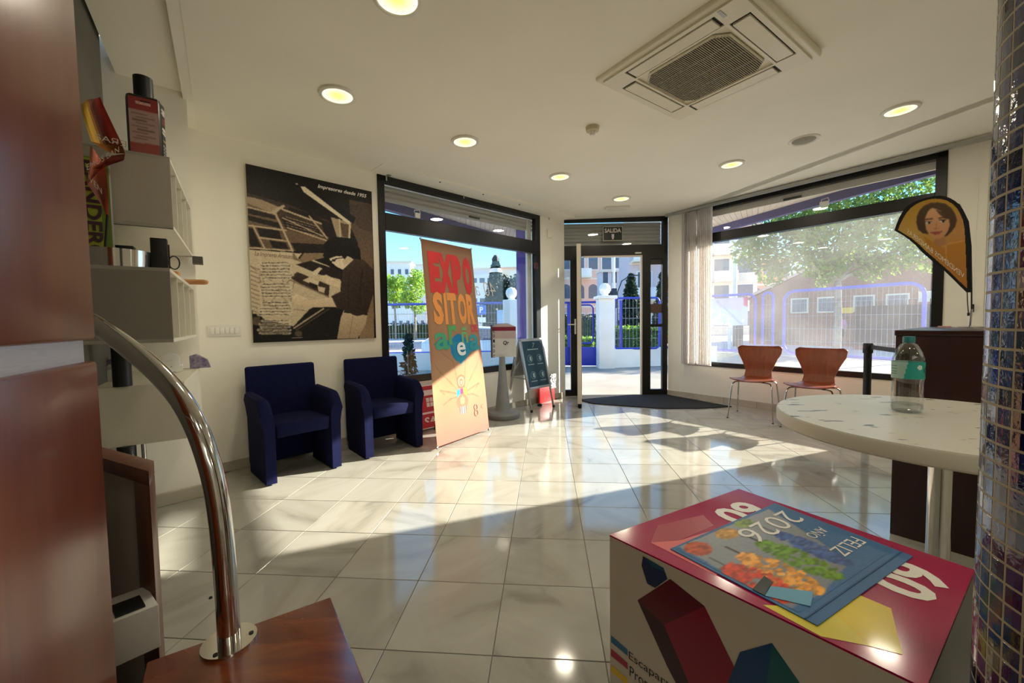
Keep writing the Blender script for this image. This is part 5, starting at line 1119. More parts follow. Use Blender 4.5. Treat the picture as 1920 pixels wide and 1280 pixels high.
# black boxes, ring of cable, pegs, letter, leaflets
def cart(name, lab, cat, o, a, b_, h, mat, bev=.003, group=None):
    t = item_root(name, lab, cat, o, group); MB().obox(o, a, b_, (0, 0, h)).build('box_body', mat, t, world=True, bevel=bev); return t
o = FBb + UB * .10 - NB * .015 + Z * 1.3405
k1 = cart('black_box', 'tall thin black box at the right end of the steel tray', 'box', o, UB * .03, -NB * .055, .135, M_blackp)
MB().obox(o + UB * .035 - NB * .002, UB * .004, NB * .006, (0, 0, .115)).build('flap', pm('maroon_card', (60, 26, 22), .5, var=.03), k1, world=True)
o2 = FBb + UB * .34 - NB * .16 + Z * 1.3405; cart('black_box', 'small black box half hidden behind the steel tray', 'box', o2, UB * .06, -NB * .07, .13, M_blackp)
c_ = FBb + UB * .10 + NB * .006 + Z * 1.345
solo('cable_loop', MB().tube([c_ + NB * (.018 * math.cos(a)) + Z * (.03 + .028 * math.sin(a)) for a in [k * math.pi / 8 for k in range(16)]], .0025, 6, closed=True), M_blackp, 'thin black cable loop hanging by the thin black box', 'cable')
pa, pb = FBb + UB * .84 - NB * .10 + Z * 1.357, FBb + UB * .80 + NB * .085 + Z * 1.357
def peg(lab, a, b_): 
    d = (b_ - a); t = item_root('wooden_peg', lab, 'peg', a - Z * .016, 'wooden pegs on the middle shelf')
    MB().tube([a, a + d * .03, a + d * .12, a + d * .88, a + d * .97, b_], [.006, .012, .015, .015, .012, .006], 12).build('peg_body', W_peg, t, world=True)
peg('pale round wooden peg sticking out past the shelf edge', pa, pb)
pa2 = FBb + UB * .42 - NB * .09 + Z * 1.357; peg('pale wooden peg lying inside the shelf edge, nearer the tray', pa2, pa2 + NB * .085 + UB * -.02)
gk = FA + UB * .84 + Z * 1.489
solo('grey_clip', MB().obox(gk, UB * .06, NB * .05, (0, 0, .046)), pm('clip_grey', (84, 80, 78), .5, var=.03), 'small dark grey clip under the far end of the upper shelf box', 'clip')
zC = .8472; la = atz(325, 697, zC)
lt2 = item_root('letter_ornament', 'white three-dimensional letter a standing on the lowest shelf box', 'letter', la)
cu = bpy.data.curves.new('t', 'FONT'); cu.body = 'a'; cu.size = 1; cu.extrude = .12; cu.offset = .045; ob = bpy.data.objects.new('t', cu); COL.objects.link(ob); dg = bpy.context.evaluated_depsgraph_get(); dg.update(); me = bpy.data.meshes.new_from_object(ob.evaluated_get(dg)); bpy.data.objects.remove(ob)
co = np.array([v.co[:] for v in me.vertices]); lo, hi = co.min(0), co.max(0); mb = MB(); lx = Vector((.80, .60, 0)); ly = Vector((.60, -.80, 0))
mb.v = [la + lx * ((q[0] - lo[0]) / (hi[0] - lo[0]) - .5) * .085 + Z * ((q[1] - lo[1]) / (hi[1] - lo[1]) * .105) + ly * (q[2] * .16) for q in co]; mb.f = [list(p.vertices) for p in me.polygons]; mb.build('letter_body', pm('letter_white', (250, 250, 248), .4, var=0), lt2, world=True, smooth=False, fix=False)
pb_ = la + UB * .16 + NB * .06; pbx = item_root('purple_leaflet_box', 'purple photo leaflet box beside the white letter a', 'box', pb_)
MB().ext([pb_, pb_ + NB * .10, pb_ + NB * .085 + Z * .05, pb_ + NB * .03 + Z * .085, pb_ + Z * .075], UB * .06).build('box_body', pm('purple_photo', (92, 78, 120), .4, var=.4, scale=60, rgb2=(160, 150, 170)), pbx, world=True)
ww = Vector((-1.845, 1.80, zC)); ww = atz(205, 716, zC) + UB * .05
wb_ = item_root('leaflet_stand', 'white and purple leaflet stand left of the black pole on the lowest shelf box', 'stand', ww)
MB().ext([ww - NB * .07, ww + NB * .06, ww + NB * .03 + Z * .075, ww - NB * .01 + Z * .085], UB * .07).build('stand_body', M_white, wb_, world=True, bevel=.004)
MB().ext([ww - NB * .065 + Z * .06, ww + NB * .0 + Z * .105, ww + NB * .045 + Z * .105, ww + NB * .04 + Z * .07, ww - NB * .02 + Z * .05], UB * .06).build('photo_card', pm('purple_photo', (92, 78, 120), .4), wb_, world=True)
gg = FA + UB * .66 - NB * .20 + Z * 1.8485
gl = item_root('glass_plaque', 'pale frosted plaque with green print at the far end of the top shelf', 'plaque', gg)
MB().obox(gg, UB * .20, -NB * .012, (0, 0, .29)).build('plate', pm('frosted_plate', (176, 190, 186), .35, var=.03), gl, world=True, smooth=False); MB().obox(gg + UB * .125 + NB * .001, UB * .07, NB * .001, (0, 0, .24)).build('green_print', pm('plaque_green', (60, 96, 62), .5, var=.3, scale=40), gl, world=True, smooth=False)
# ================================================================ outside
SZ = -0.45
M_pave = pm('paving', (158, 148, 134), .85, var=.10, scale=1.2, bump=.2, bscale=40); M_road = pm('asphalt', (176, 172, 170), .9, var=.08, scale=2)
M_render = pm('white_render', (240, 232, 222), .8, var=.04, scale=2); M_bpaint = pm('blue_paint', (44, 58, 170), .4, var=.05); M_bpale = pm('faded_blue_paint', (92, 98, 188), .4, var=.05)
M_mesh = pm('galvanised_mesh', (170, 172, 186), .5, .2, var=.03); M_purple = pm('violet_render', (86, 78, 168), .6, var=.04)
M_terra = pm('terracotta_render', (236, 192, 168), .85, var=.04); M_cream = pm('cream_render', (236, 222, 196), .85, var=.03); M_wglass = pm('dark_window', (96, 104, 116), .15, var=.1)
def gnd(name, pts, z, mat, lab): return tag(MB().prism(pts, z - .1, z).build(name, mat, smooth=False, origin=(pts[0][0], pts[0][1], z - .1)), lab, 'ground')
fore = [(-7, 3.2), tuple((PL + DL * -1.6 - NL * .23)[:2]), tuple((wl(4.07, -.22))[:2]), tuple(wd(.0, -.11)[:2]), tuple(wd(1.6, -.11)[:2]), tuple(wr(0.0, -.22)[:2]), tuple(wr(5.4, -.22)[:2]), (9.6, 1.6), (9.3, 9.8), (7.4, 12.9), (4.5, 9.9), (-7, 9.9)]
g_ = gnd('forecourt', fore, -.01, M_pave, 'pale paved forecourt outside the shop between the door and the blue fences'); g_['kind'] = 'structure'
g_ = gnd('street', [(-90, 9.9), (7.4, 9.9), (7.4, 12.9), (9.6, 9.8), (9.6, -5), (90, -5), (90, 120), (-90, 120)], SZ, M_road, 'grey asphalt street beyond the blue fences'); g_['kind'] = 'structure'
# canopy: soffit boards and fascia over each window
M_soff = pm('soffit_board', (206, 194, 184), .7, var=.04); M_fas = pm('fascia_violet', (76, 72, 120), .6, var=.05)
def canopy(lab, A, B, C_, D_, nb, zz):
    """A-B along the wall, C_-D_ along the outer edge"""
    t = thing('canopy', lab, 'canopy', A + Z * zz)
    for k in range(nb):
        a, b_ = k / nb, (k + .94) / nb; P_ = [A.lerp(B, a), A.lerp(B, b_), D_.lerp(C_, b_), D_.lerp(C_, a)]
        MB().ext([q + Z * zz for q in P_], (0, 0, .012)).build('soffit_board', M_soff, t, world=True, smooth=False)
    MB().ext([q + Z * (zz + .014) for q in (A, B, C_, D_)], (0, 0, .12)).build('roof_slab', M_render, t, world=True, smooth=False)
    d = (C_ - D_); nn_ = Vector((d.y, -d.x, 0)).normalized()
    if nn_.dot(A - D_) > 0: nn_ = -nn_
    MB().obox(D_ + Z * (zz - .10), d, nn_ * .05, (0, 0, .13)).build('fascia', M_fas, t, world=True, smooth=False)
    MB().tube([D_ + nn_ * .09 + Z * (zz - .05), C_ + nn_ * .09 + Z * (zz - .05)], .045, 10).build('gutter', M_fas, t, world=True)
eA, eB = atz(700, 385, 2.45), atz(902, 441, 2.45); eA.z = eB.z = 0; eA2 = eA + (eA - eB) * .6; eB2 = eB + (eB - eA) * .9
canopy('pale boarded canopy with violet fascia over the left window', wl(.4, -.22), wl(4.05, -.22), eB2, eA2, 44, 2.55)
eC, eD = atz(1336, 437.7, 2.45), atz(1759.5, 324.5, 2.45); eC.z = eD.z = 0; eC2 = eC + (eC - eD) * .12; eD2 = eD + (eD - eC) * .18
canopy('pale boarded canopy with blue violet gutter over the right window', wr(-.05, -.22), wr(3.6, -.22), eD2, eC2, 44, 2.55)
# violet corner column
vc = Vector((.185, 6.55, 0)); solo('violet_column', MB().prism([(vc.x - .10, vc.y - .07), (vc.x + .09, vc.y - .10), (vc.x + .12, vc.y + .09), (vc.x - .08, vc.y + .12)], -.01, 2.56), M_purple, 'violet blue square column outside the left window near the door', 'column', bevel=.01)
# ---- fence panels
def rounded(w_, h, r, k=6):
    p = []
    for cx_, cz_, a0 in ((r, r, math.pi), (w_ - r, r, 1.5 * math.pi), (w_ - r, h - r, 0), (r, h - r, .5 * math.pi)):
        for i in range(k + 1): a = a0 + .5 * math.pi * i / k; p.append((cx_ + r * math.cos(a), cz_ + r * math.sin(a)))
    return p
def fence(lab, A, B, z0, z1, mat, r=.18, sp=.055, tr=.028, post=None, group='blue fence panels'):
    t = thing('mesh_fence', lab, 'fence', A + Z * z0, 0, group); d = (B - A); d.z = 0; w_ = d.length; d.normalize()
    MB().tube([A + d * x + Z * (z0 + z_) for x, z_ in rounded(w_, z1 - z0, r)], tr, 8, closed=True).build('frame', mat, t, world=True)
    m_ = MB(); nw_ = max(1, int(w_ / sp))
    for k in range(1, nw_): x = w_ * k / nw_; zz0, zz1 = z0 + .02, z1 - .02; q = A + d * x; m_.obox(q + Z * zz0, d * .004, Vector((-d.y, d.x, 0)) * .004, (0, 0, zz1 - zz0))
    for k in range(1, 5): m_.obox(A + Z * (z0 + (z1 - z0) * k / 5), d * w_, Vector((-d.y, d.x, 0)) * .006, (0, 0, .006))
    m_.build('wire_mesh', M_mesh, t, world=True, smooth=False, fix=False, kind='stuff')
    if post is not None: q = A + d * post; MB().obox(q + Z * (z0 - .05) - d * .03, d * .06, Vector((-d.y, d.x, 0)) * .05, (0, 0, z1 - z0)).build('post', mat, t, world=True)
    return t
def Yp(px, y): p = aty(px, 600, y); p.z = 0; return p
fence('long blue fence panel on the low white wall seen through the left window', Vector((-4.6, 9.62, 0)), Vector((-.05, 9.62, 0)), .40, 1.55, M_bpale, .14, .07)
fence('blue fence panel on the low wall to the right of the gate pillar', Yp(1152, 9.6), Yp(1236, 9.6), .43, 1.62, M_bpaint, .10, .085, .024, .16)
fence('blue fence panel seen through the right sidelight of the door', Yp(1240, 9.7) , Yp(1330, 10.3), .43, 1.62, M_bpaint, .12, .09, .024)
fR0, fR1, fR2, fR3, fR4 = Vector((9.88, 9.75, 0)), Vector((8.40, 12.55, 0)), Vector((8.18, 12.85, 0)), Vector((7.95, 13.28, 0)), Vector((6.35, 15.1, 0))
fence('large blue fence panel with white wires right of the street tree', fR1, fR0, .02, 1.90, M_bpale, .30, .11, .045)
fence('narrow blue fence panel between the two large ones', fR3 + Vector((.12, -.2, 0)), fR2 + Vector((.03, -.06, 0)), .02, 1.90, M_bpale, .13, .09, .04)
pnl = fence('blue fence panel carrying the white and pink banner', fR4, fR3, .02, 1.90, M_bpale, .25, .10, .04)
bd = (fR3 - fR4).normalized(); bb_ = fR4 + bd * .3 - Vector((-bd.y, bd.x, 0)) * -.0 + Vector((-.10, -.08, 0))
cv = Canvas(60, 30, (226, 222, 232)); cv.poly([(.45, 0), (.93, 0), (.9, .5), (.5, .3)], (232, 205, 220)); cv.line((.5, .1), (.9, .95), .03, (190, 184, 204)); cv.line((.1, .2), (.3, .25), .02, (196, 190, 208)); cv.poly([(.94, 0), (1, 0), (1, .35), (.94, .3)], (220, 80, 110)); cv.blur(1)
bnf = thing('fence_banner', 'white and pink banner tied to the blue fence outside right window', 'banner', bb_ + bd * .9 + Z * .8)
cv.grid('printed_cloth', lambda u, v: bb_ + bd * (1.95 * u) + Z * (1.80 - .92 * v) + Vector((-.02, -.02, 0)) * math.sin(u * 7), attr_mat('print_banner2', .8, .35), bnf)
for x in (.05, .98, 1.9): MB().tube([bb_ + bd * x + Z * 1.79, bb_ + bd * x + Z * 1.86 + Vector((.06, .05, 0))], .006, 5).build('tie', M_blackp, bnf, world=True)
# low walls
solo('low_wall', MB().box(-7, .55, 9.55, 9.80, -.02, .40), M_render, 'low white rendered wall under the long fence outside the left window', 'wall')
a, b_ = Yp(1150, 9.45), Yp(1345, 10.2); d = (b_ - a); solo('low_wall', MB().obox(a + Z * -.02, d, Vector((0, .36, 0)), (0, 0, .44)), M_render, 'low pale rendered wall with grey joints right of the gate pillar', 'wall')
lw2 = MB(); d = (fR0 - fR4); nn_ = Vector((d.y, -d.x, 0)).normalized(); lw2.obox(fR4 - nn_ * .1 + Z * SZ, d * 1.15, nn_ * .25, (0, 0, .45 - SZ * 0 - .03)); solo('low_wall', lw2, pm('sand_stone', (222, 202, 168), .85, var=.08), 'sand coloured kerb wall under the fence outside the right window', 'wall')
# gate pillar with ball, blue gate
gpx = Yp(1139, 9.35); gp = thing('gate_pillar', 'white gate pillar topped with a ball beside the blue gate', 'pillar', gpx)
MB().box(gpx.x - .19, gpx.x + .17, gpx.y, gpx.y + .36, -.02, 1.60).build('shaft', M_render, gp, world=True, bevel=.01); MB().box(gpx.x - .24, gpx.x + .22, gpx.y - .05, gpx.y + .41, 1.60, 1.67).build('cap', M_render, gp, world=True, bevel=.01)
MB().lathe([(0, 1.67), (.09, 1.67), (.07, 1.71), (.11, 1.75), (.135, 1.82), (.125, 1.89), (.08, 1.95), (0, 1.97)], gpx + Vector((-.02, .18, 0)), 24).build('ball', M_render, gp, world=True)
gp2x = Vector((-.02, 9.62, 0)); gq = thing('gate_pillar', 'white gate pillar with ball beside the violet column', 'pillar', gp2x)
MB().box(gp2x.x - .18, gp2x.x + .22, 9.5, 9.86, -.02, 1.62).build('shaft', M_render, gq, world=True, bevel=.01); MB().lathe([(0, 1.62), (.09, 1.62), (.07, 1.66), (.11, 1.70), (.135, 1.77), (.125, 1.84), (.08, 1.90), (0, 1.92)], (gp2x.x + .02, 9.68, 0), 24).build('ball', M_render, gq, world=True)
ga, gb2 = Yp(1046, 9.9), Yp(1126, 9.7); gt_ = thing('blue_gate', 'blue metal gate with solid lower panel beyond the open door', 'gate', ga); gd = (gb2 - ga); gw = gd.length; gd.normalize(); gn = Vector((-gd.y, gd.x, 0))
MB().obox(ga + Z * .02, gd * gw, gn * .04, (0, 0, .45)).build('lower_panel', M_bpaint, gt_, world=True, bevel=.005)
for x in (0, gw * .22, gw - .10): MB().obox(ga + gd * x + Z * .02, gd * .08, gn * .06, (0, 0, 1.55)).build('stile', M_bpaint, gt_, world=True)
MB().obox(ga + Z * 1.52, gd * gw, gn * .06, (0, 0, .05)).build('top_rail', M_bpaint, gt_, world=True)
MB().tube([ga + gd * (gw * .28 + x) + gn * .03 + Z * (.56 + z_) for x, z_ in rounded(gw * .55, .92, .1)], .02, 8, closed=True).build('mesh_frame', M_bpaint, gt_, world=True)
m_ = MB()
for k in range(14): m_.obox(ga + gd * (gw * .28 + gw * .55 * (k + .5) / 14) + gn * .03 + Z * .57, gd * .005, gn * .005, (0, 0, .9))
m_.build('wire_mesh', M_mesh, gt_, world=True, smooth=False, fix=False, kind='stuff')

# ---- buildings
def building(name, lab, c, fdir, W, D, H, wall, floors, bays, z0=SZ, roof=None, win=(1.1, 1.2), arch_rows=(), balcony=(), skip=(), fs=.6):
    """facade centred on c, running along fdir, depth going away from the camera"""
    fdir = Vector(fdir).normalized(); back = Vector((-fdir.y, fdir.x, 0))
    if back.dot(c) < 0: back = -back
    t = thing(name, lab, 'building', Vector((c.x, c.y, z0)))
    a = Vector((c.x, c.y, 0)) - fdir * W / 2
    MB().obox(a + Z * z0, fdir * W, back * D, (0, 0, H)).build('walls', wall, t, world=True, smooth=False)
    MB().obox(a - fdir * .3 - back * .3 + Z * (z0 + H), fdir * (W + .6), back * (D + .6), (0, 0, .35)).build('cornice', roof or M_cream, t, world=True, smooth=False)
    fh = H / floors; px = None
    for i in range(floors):
        MB().obox(a - back * .06 + Z * (z0 + i * fh - .1), fdir * W, back * .06, (0, 0, .2)).build('string_course', M_cream, t, world=True, smooth=False)
        for k in range(bays):
            if (i, k) in skip: continue
            q = a + fdir * (W * (k + .5) / bays); zz = z0 + i * fh + fh * .30
            if i in arch_rows:
                n_ = 10; ww_ = win[0] * .42; P_ = [q - fdir * ww_ + Z * zz, q + fdir * ww_ + Z * zz] + [q + fdir * (ww_ * math.cos(math.pi * j / n_)) + Z * (zz + win[1] * .7 + ww_ * math.sin(math.pi * j / n_)) for j in range(n_ + 1)]
                MB().ext([p - back * .03 for p in P_], back * .05).build('arched_window', M_wglass, t, world=True, smooth=False)
            else:
                w_ = MB().obox(q - fdir * win[0] / 2 - back * .05 + Z * zz, fdir * win[0], back * .06, (0, 0, win[1])).build('window_frame', M_render, t, world=True, smooth=False)
                MB().obox(q - fdir * (win[0] / 2 - .1) - back * .07 + Z * (zz + .1), fdir * (win[0] - .2), back * .03, (0, 0, win[1] - .2)).build('pane', M_wglass, w_, world=True, smooth=False)
            if (i, k) in balcony:
                b2 = MB().obox(q - fdir * (win[0] * .85) - back * 1.1 + Z * (zz - fh * .3), fdir * (win[0] * 1.7), back * 1.1, (0, 0, .18)).build('balcony_slab', M_cream, t, world=True, smooth=False)
                MB().obox(q - fdir * (win[0] * .85) - back * 1.1 + Z * (zz - fh * .3 + .18), fdir * (win[0] * 1.7), back * .08, (0, 0, .85)).build('parapet', M_render, b2, world=True, smooth=False)
    return t
B1 = Yp(1125, 46); building('apartment_building', 'pale pink apartment building seen through the open entrance door', B1, (1, .12, 0), 12.5, 8, 9.4, M_terra, 3, 8, arch_rows=(1,), balcony=((2, 2), (2, 5), (0, 3)), win=(1.25, 1.5))
B1b = Yp(1150, 41.5); t = thing('white_block', 'whitish flat block standing in front of the pink apartment building', 'building', Vector((B1b.x, B1b.y, SZ)))
MB().box(B1b.x - 1.3, B1b.x + .6, B1b.y, B1b.y + 1.6, SZ, 6.0).build('walls', pm('pale_lilac', (226, 214, 214), .8, var=.03), t, world=True, smooth=False); MB().box(B1b.x - 1.4, B1b.x + .7, B1b.y - .2, B1b.y + 1.6, 6.0, 6.2).build('cornice', M_cream, t, world=True, smooth=False)
for i in range(2):
    for k in range(2): w_ = MB().box(B1b.x - 1.1 + .9 * k, B1b.x - .5 + .9 * k, B1b.y - .05, B1b.y + .05, 2.2 + 2.6 * i, 3.6 + 2.6 * i).build('window_frame', M_render, t, world=True, smooth=False); MB().box(B1b.x - 1.05 + .9 * k, B1b.x - .55 + .9 * k, B1b.y - .07, B1b.y + .05, 2.3 + 2.6 * i, 3.5 + 2.6 * i).build('pane', M_wglass, w_, world=True, smooth=False)
B2 = Yp(1236, 32); building('apartment_building', 'apartment building with dark balconies seen through the right sidelight of the door', B2, (1, -.1, 0), 4.6, 5, 9.0, pm('lilac_render', (216, 196, 196), .85, var=.03), 3, 2, balcony=((1, 0), (2, 0)), win=(1.2, 1.5))
B3 = Yp(1352, 40); building('apartment_building', 'tall cream apartment block with balconies left of the street tree', B3, (.95, -.30, 0), 6.2, 5, 10.2, M_cream, 4, 3, balcony=((1, 0), (2, 0), (3, 0), (2, 1), (3, 1)), win=(1.5, 1.6), roof=M_terra)
B4 = Yp(1428, 46); building('apartment_building', 'brick coloured apartment block stepping down behind the street tree', B4, (.95, -.30, 0), 5.2, 6, 8.0, pm('orange_brick', (206, 146, 116), .85, var=.06), 3, 4, arch_rows=(1, 2), win=(1.2, 1.5))
B5 = Yp(745, 80); building('white_apartment_building', 'white flat roofed apartment building behind pale trees at the far left', B5, (1, .1, 0), 5.5, 5, 13.4, M_render, 4, 4, win=(.8, 1.2), skip=((0, 0), (1, 2), (2, 3)))
B6 = Yp(792, 92); building('white_apartment_building', 'lower white building behind the orange banner at the far left', B6, (1, .1, 0), 7, 6, 14.5, M_render, 4, 5, win=(.8, 1.2))
B7 = Yp(898, 85); building('white_apartment_building', 'white stepped building between the orange banner and the cone tree', B7, (1, .1, 0), 6.5, 6, 12.6, pm('white_render2', (226, 220, 216), .8, var=.04), 3, 4, win=(1.3, 1.2))
B8 = Yp(968, 88); building('cream_house', 'cream house roof showing above the dark trees by the violet column', B8, (1, 0, 0), 6, 6, 13.0, M_cream, 3, 3, roof=M_terra)
B9 = Yp(650, 24); building('orange_building', 'sunlit orange building edge at the far left of the left window', B9, (.3, .95, 0), 8, 6, 9.5, pm('orange_render', (226, 178, 128), .85, var=.05), 3, 3)
# brick hall with a pitched roof, dark gate
bh0, bh1 = Yp(1405, 25), Yp(1790, 18.2); bd_ = (bh1 - bh0); bl = bd_.length; bd_.normalize(); bb2 = Vector((-bd_.y, bd_.x, 0))
if bb2.y < 0: bb2 = -bb2
M_brick = pm('brick_wall', (168, 118, 98), .85, var=.10, scale=14, bump=.3, bscale=30)
hall = thing('brick_hall', 'low brick hall with a sloping roof line behind the street tree', 'building', bh0 + Z * SZ)
MB().ext([bh0 + Z * SZ, bh1 + Z * SZ, bh1 + Z * 3.6, bh0 + bd_ * (bl * .55) + Z * 4.5, bh0 + Z * 2.3], bb2 * 9).build('walls', M_brick, hall, world=True, smooth=False)
MB().ext([bh0 - bd_ * .3 + Z * 2.25, bh0 + bd_ * (bl * .55) + Z * 4.5, bh0 + bd_ * (bl * .55) + Z * 4.68, bh0 - bd_ * .3 + Z * 2.43], bb2 * 9 - bb2 * 0).build('roof_slope', M_terra, hall, world=True, smooth=False)
for k in range(4):
    q = bh0 + bd_ * (2.2 + 1.25 * k + (.3 if k > 1 else 0)); f_ = MB().obox(q - bb2 * .05 + Z * 1.35, bd_ * .85, bb2 * .1, (0, 0, .85)).build('window_frame', M_cream, hall, world=True, smooth=False); MB().obox(q + bd_ * .08 - bb2 * .07 + Z * 1.43, bd_ * .69, bb2 * .05, (0, 0, .69)).build('pane', M_wglass, f_, world=True, smooth=False)
MB().obox(bh0 + bd_ * 7.4 - bb2 * .06 + Z * 1.75, bd_ * 3.4, bb2 * .06, (0, 0, .5)).build('pale_band', M_cream, hall, world=True, smooth=False)
dg0, dg1 = Yp(1602, 19.3), Yp(1800, 16.5); dgd = (dg1 - dg0); dgl = dgd.length; dgd.normalize(); dgn = Vector((-dgd.y, dgd.x, 0))
dgt = thing('iron_gate', 'tall black iron gate with pointed bars in front of the brick hall', 'gate', dg0 + Z * SZ)
M_iron = pm('iron', (48, 46, 54), .6, var=.05)
MB().obox(dg0 + Z * SZ, dgd * dgl, dgn * .04, (0, 0, 2.05)).build('sheet', M_iron, dgt, world=True, smooth=False)
for k in range(int(dgl / .22)): q = dg0 + dgd * (.1 + .22 * k) - dgn * .02; MB().obox(q + Z * SZ, dgd * .03, dgn * .03, (0, 0, 2.28)).build('bar', M_iron, dgt, world=True, smooth=False)
p = Yp(1588, 18.9); solo('yellow_sign', MB().obox(p + Z * 1.28 - dgd * .22, dgd * .44, dgn * .03, (0, 0, .26)), pm('sign_yellow', (226, 186, 60), .5, var=.02), 'small yellow sign on the brick hall left of the iron gate', 'sign')
# low stone building blocks under the banner, bin
p = Yp(1384, 19); bn_ = thing('street_bin', 'dark grey street bin below the fence banner', 'bin', p + Z * SZ); MB().box(p.x - .16, p.x + .16, p.y - .16, p.y + .16, SZ + .25, .78).build('bin_body', M_iron, bn_, world=True, bevel=.02); MB().cyl(p + Z * SZ, p + Z * (SZ + .25), .04, n=10).build('stem', M_iron, bn_, world=True)
p = Yp(1368, 19); solo('white_bollard', MB().cyl(p + Z * SZ, p + Z * .72, .075, n=14), M_render, 'white bollard beside the dark street bin', 'bollard')
def lamp_post(lab, p, h, r, mat): 
    t = thing('lamp_post', lab, 'lamp post', p + Z * SZ); MB().cyl(p + Z * SZ, p + Z * h, r, r * .7, n=12).build('pole', mat, t, world=True); MB().tube([p + Z * h, p + Vector((.3, 0, h + .25)), p + Vector((.9, 0, h + .3))], .04, 8).build('arm', mat, t, world=True); MB().box(p.x + .8, p.x + 1.3, p.y - .1, p.y + .1, h + .24, h + .36).build('lamp_head', mat, t, world=True, bevel=.03)
lamp_post('pale lamp post in front of the cream apartment block', Yp(1377, 23), 6.2, .11, M_render); lamp_post('white lamp post in front of the pink apartment building', Yp(1151, 24), 6.2, .09, M_render)
# ---- vegetation
def leafmat(nm, a, b_, f=.45): return transl_mat(nm, a, f, .6, var=.1, rgb2=b_, scale=1.2)
L_plane = leafmat('plane_leaf', (150, 176, 78), (76, 104, 48)); L_dark = leafmat('conifer_leaf', (58, 74, 46), (28, 38, 28), .25); L_light = leafmat('acacia_leaf', (176, 206, 86), (120, 160, 60), .5); L_hedge = leafmat('hedge_leaf', (150, 180, 60), (92, 130, 44), .4)
M_bark = pm('bark', (150, 140, 126), .9, var=.2, scale=6)
def leaves(n_, pick, size, r):
    vs = []; fs = []
    for k in range(n_):
        c = pick(r); a = r.normal(size=3); a /= np.linalg.norm(a); b_ = np.cross(a, r.normal(size=3)); b_ /= max(1e-6, np.linalg.norm(b_)); s_ = size * (.6 + .8 * r.rand())
        i = len(vs); vs += [c - a * s_, c + b_ * s_ * .45, c + a * s_, c - b_ * s_ * .45]; fs.append((i, i + 1, i + 2, i + 3))
    m_ = MB(); m_.v = [Vector(v) for v in vs]; m_.f = fs; return m_
def blob_tree(lab, p, base, th, tr, blobs, n_, size, mat, seed, name='tree', group=None):
    t = thing(name, lab, 'tree', p + Z * base, 0, group); r = np.random.RandomState(seed)
    ctr = np.array([b_[:3] for b_ in blobs]); rad = np.array([b_[3] for b_ in blobs]); wts = rad ** 2; wts = wts / wts.sum()
    def pick(r):
        i = r.choice(len(blobs), p=wts); d = r.normal(size=3); d /= np.linalg.norm(d); return ctr[i] + np.array(p) + d * rad[i] * (r.rand() ** .33)
    top = p + Z * (base + th)
    m_ = MB(); m_.tube([p + Z * base, p + Vector((tr * .3, 0, base + th * .5)), top], [tr, tr * .8, tr * .7], 10); m_.build('trunk', M_bark, t, world=True)
    for b_ in blobs[:7]:
        q = p + Vector(b_[:3]); MB().tube([top - Z * .1, top.lerp(q, .5) + Z * .2, q], [tr * .5, tr * .3, tr * .12], 7).build('branch', M_bark, t, world=True)
    leaves(n_, pick, size, r).build('foliage', mat, t, world=True, smooth=False, fix=False, kind='stuff')
    return t
tp = Yp(1569, 15.2)
blob_tree('large leafy plane tree over the pavement outside the right window', tp, SZ, 3.0, .15, [(-.2, 0, 4.0, 1.5), (-1.9, .2, 3.9, 1.25), (-3.0, .3, 3.7, .8), (1.5, -.4, 4.0, 1.4), (2.7, -.8, 3.7, 1.15), (.4, .2, 5.2, 1.5), (-1.2, .3, 5.0, 1.2), (2.2, -.5, 5.2, 1.3), (-2.3, .2, 2.9, .6), (-.8, -.2, 3.0, .6), (1.0, -.2, 2.9, .55), (3.4, -1.2, 3.1, .8), (3.6, -1.2, 4.8, 1.0), (-.5, 0, 2.5, .3)], 13000, .10, L_plane, 1)
blob_tree('pale green street tree in front of the white building, far left', Yp(741, 40), SZ, 3.0, .12, [(0, 0, 4.3, 1.0), (.5, 0, 5.1, .8), (-.5, 0, 5.2, .7), (.2, 0, 3.4, .8)], 1400, .16, L_light, 2, group='pale street trees'); blob_tree('pale green street tree just left of the orange banner', Yp(778, 38), SZ, 3.0, .12, [(0, 0, 4.3, 1.1), (.3, 0, 5.3, .9), (-.6, 0, 3.3, .8), (.4, 0, 2.6, .7)], 1600, .16, L_light, 3, group='pale street trees')
blob_tree('dark rounded tree beside the violet column', Yp(958, 36), SZ, 2.2, .15, [(0, 0, 3.3, 1.6), (.8, 0, 4.2, 1.2), (-.9, 0, 4.6, .9), (.2, 0, 2.0, 1.3)], 2600, .16, L_dark, 4)
blob_tree('olive bush tree in front of the cone tree', Yp(918, 33), SZ, 1.5, .1, [(0, 0, 2.2, .9), (.9, 0, 2.9, .8), (-.8, 0, 1.8, .7)], 1100, .15, leafmat('olive_leaf', (126, 140, 90), (84, 96, 62)), 5)
def cone_tree(lab, p, base, h, r0, n_, seed, name='cypress'):
    t = thing(name, lab, 'tree', p + Z * base); r = np.random.RandomState(seed)
    MB().cyl(p + Z * base, p + Z * (base + h * .5), .12, .06, n=8).build('trunk', M_bark, t, world=True)
    def pick(r):
        z_ = r.rand() ** 1.3; a = r.rand() * 6.283; rr_ = r0 * (1 - z_) ** .8 * (.75 + .25 * r.rand()) + .08; return np.array([p.x + rr_ * math.cos(a), p.y + rr_ * math.sin(a), base + .2 + h * z_])
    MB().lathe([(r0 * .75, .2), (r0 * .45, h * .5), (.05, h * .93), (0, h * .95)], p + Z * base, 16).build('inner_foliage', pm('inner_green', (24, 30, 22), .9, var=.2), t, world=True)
    leaves(n_, pick, .14, r).build('foliage', L_dark, t, world=True, smooth=False, fix=False, kind='stuff'); return t
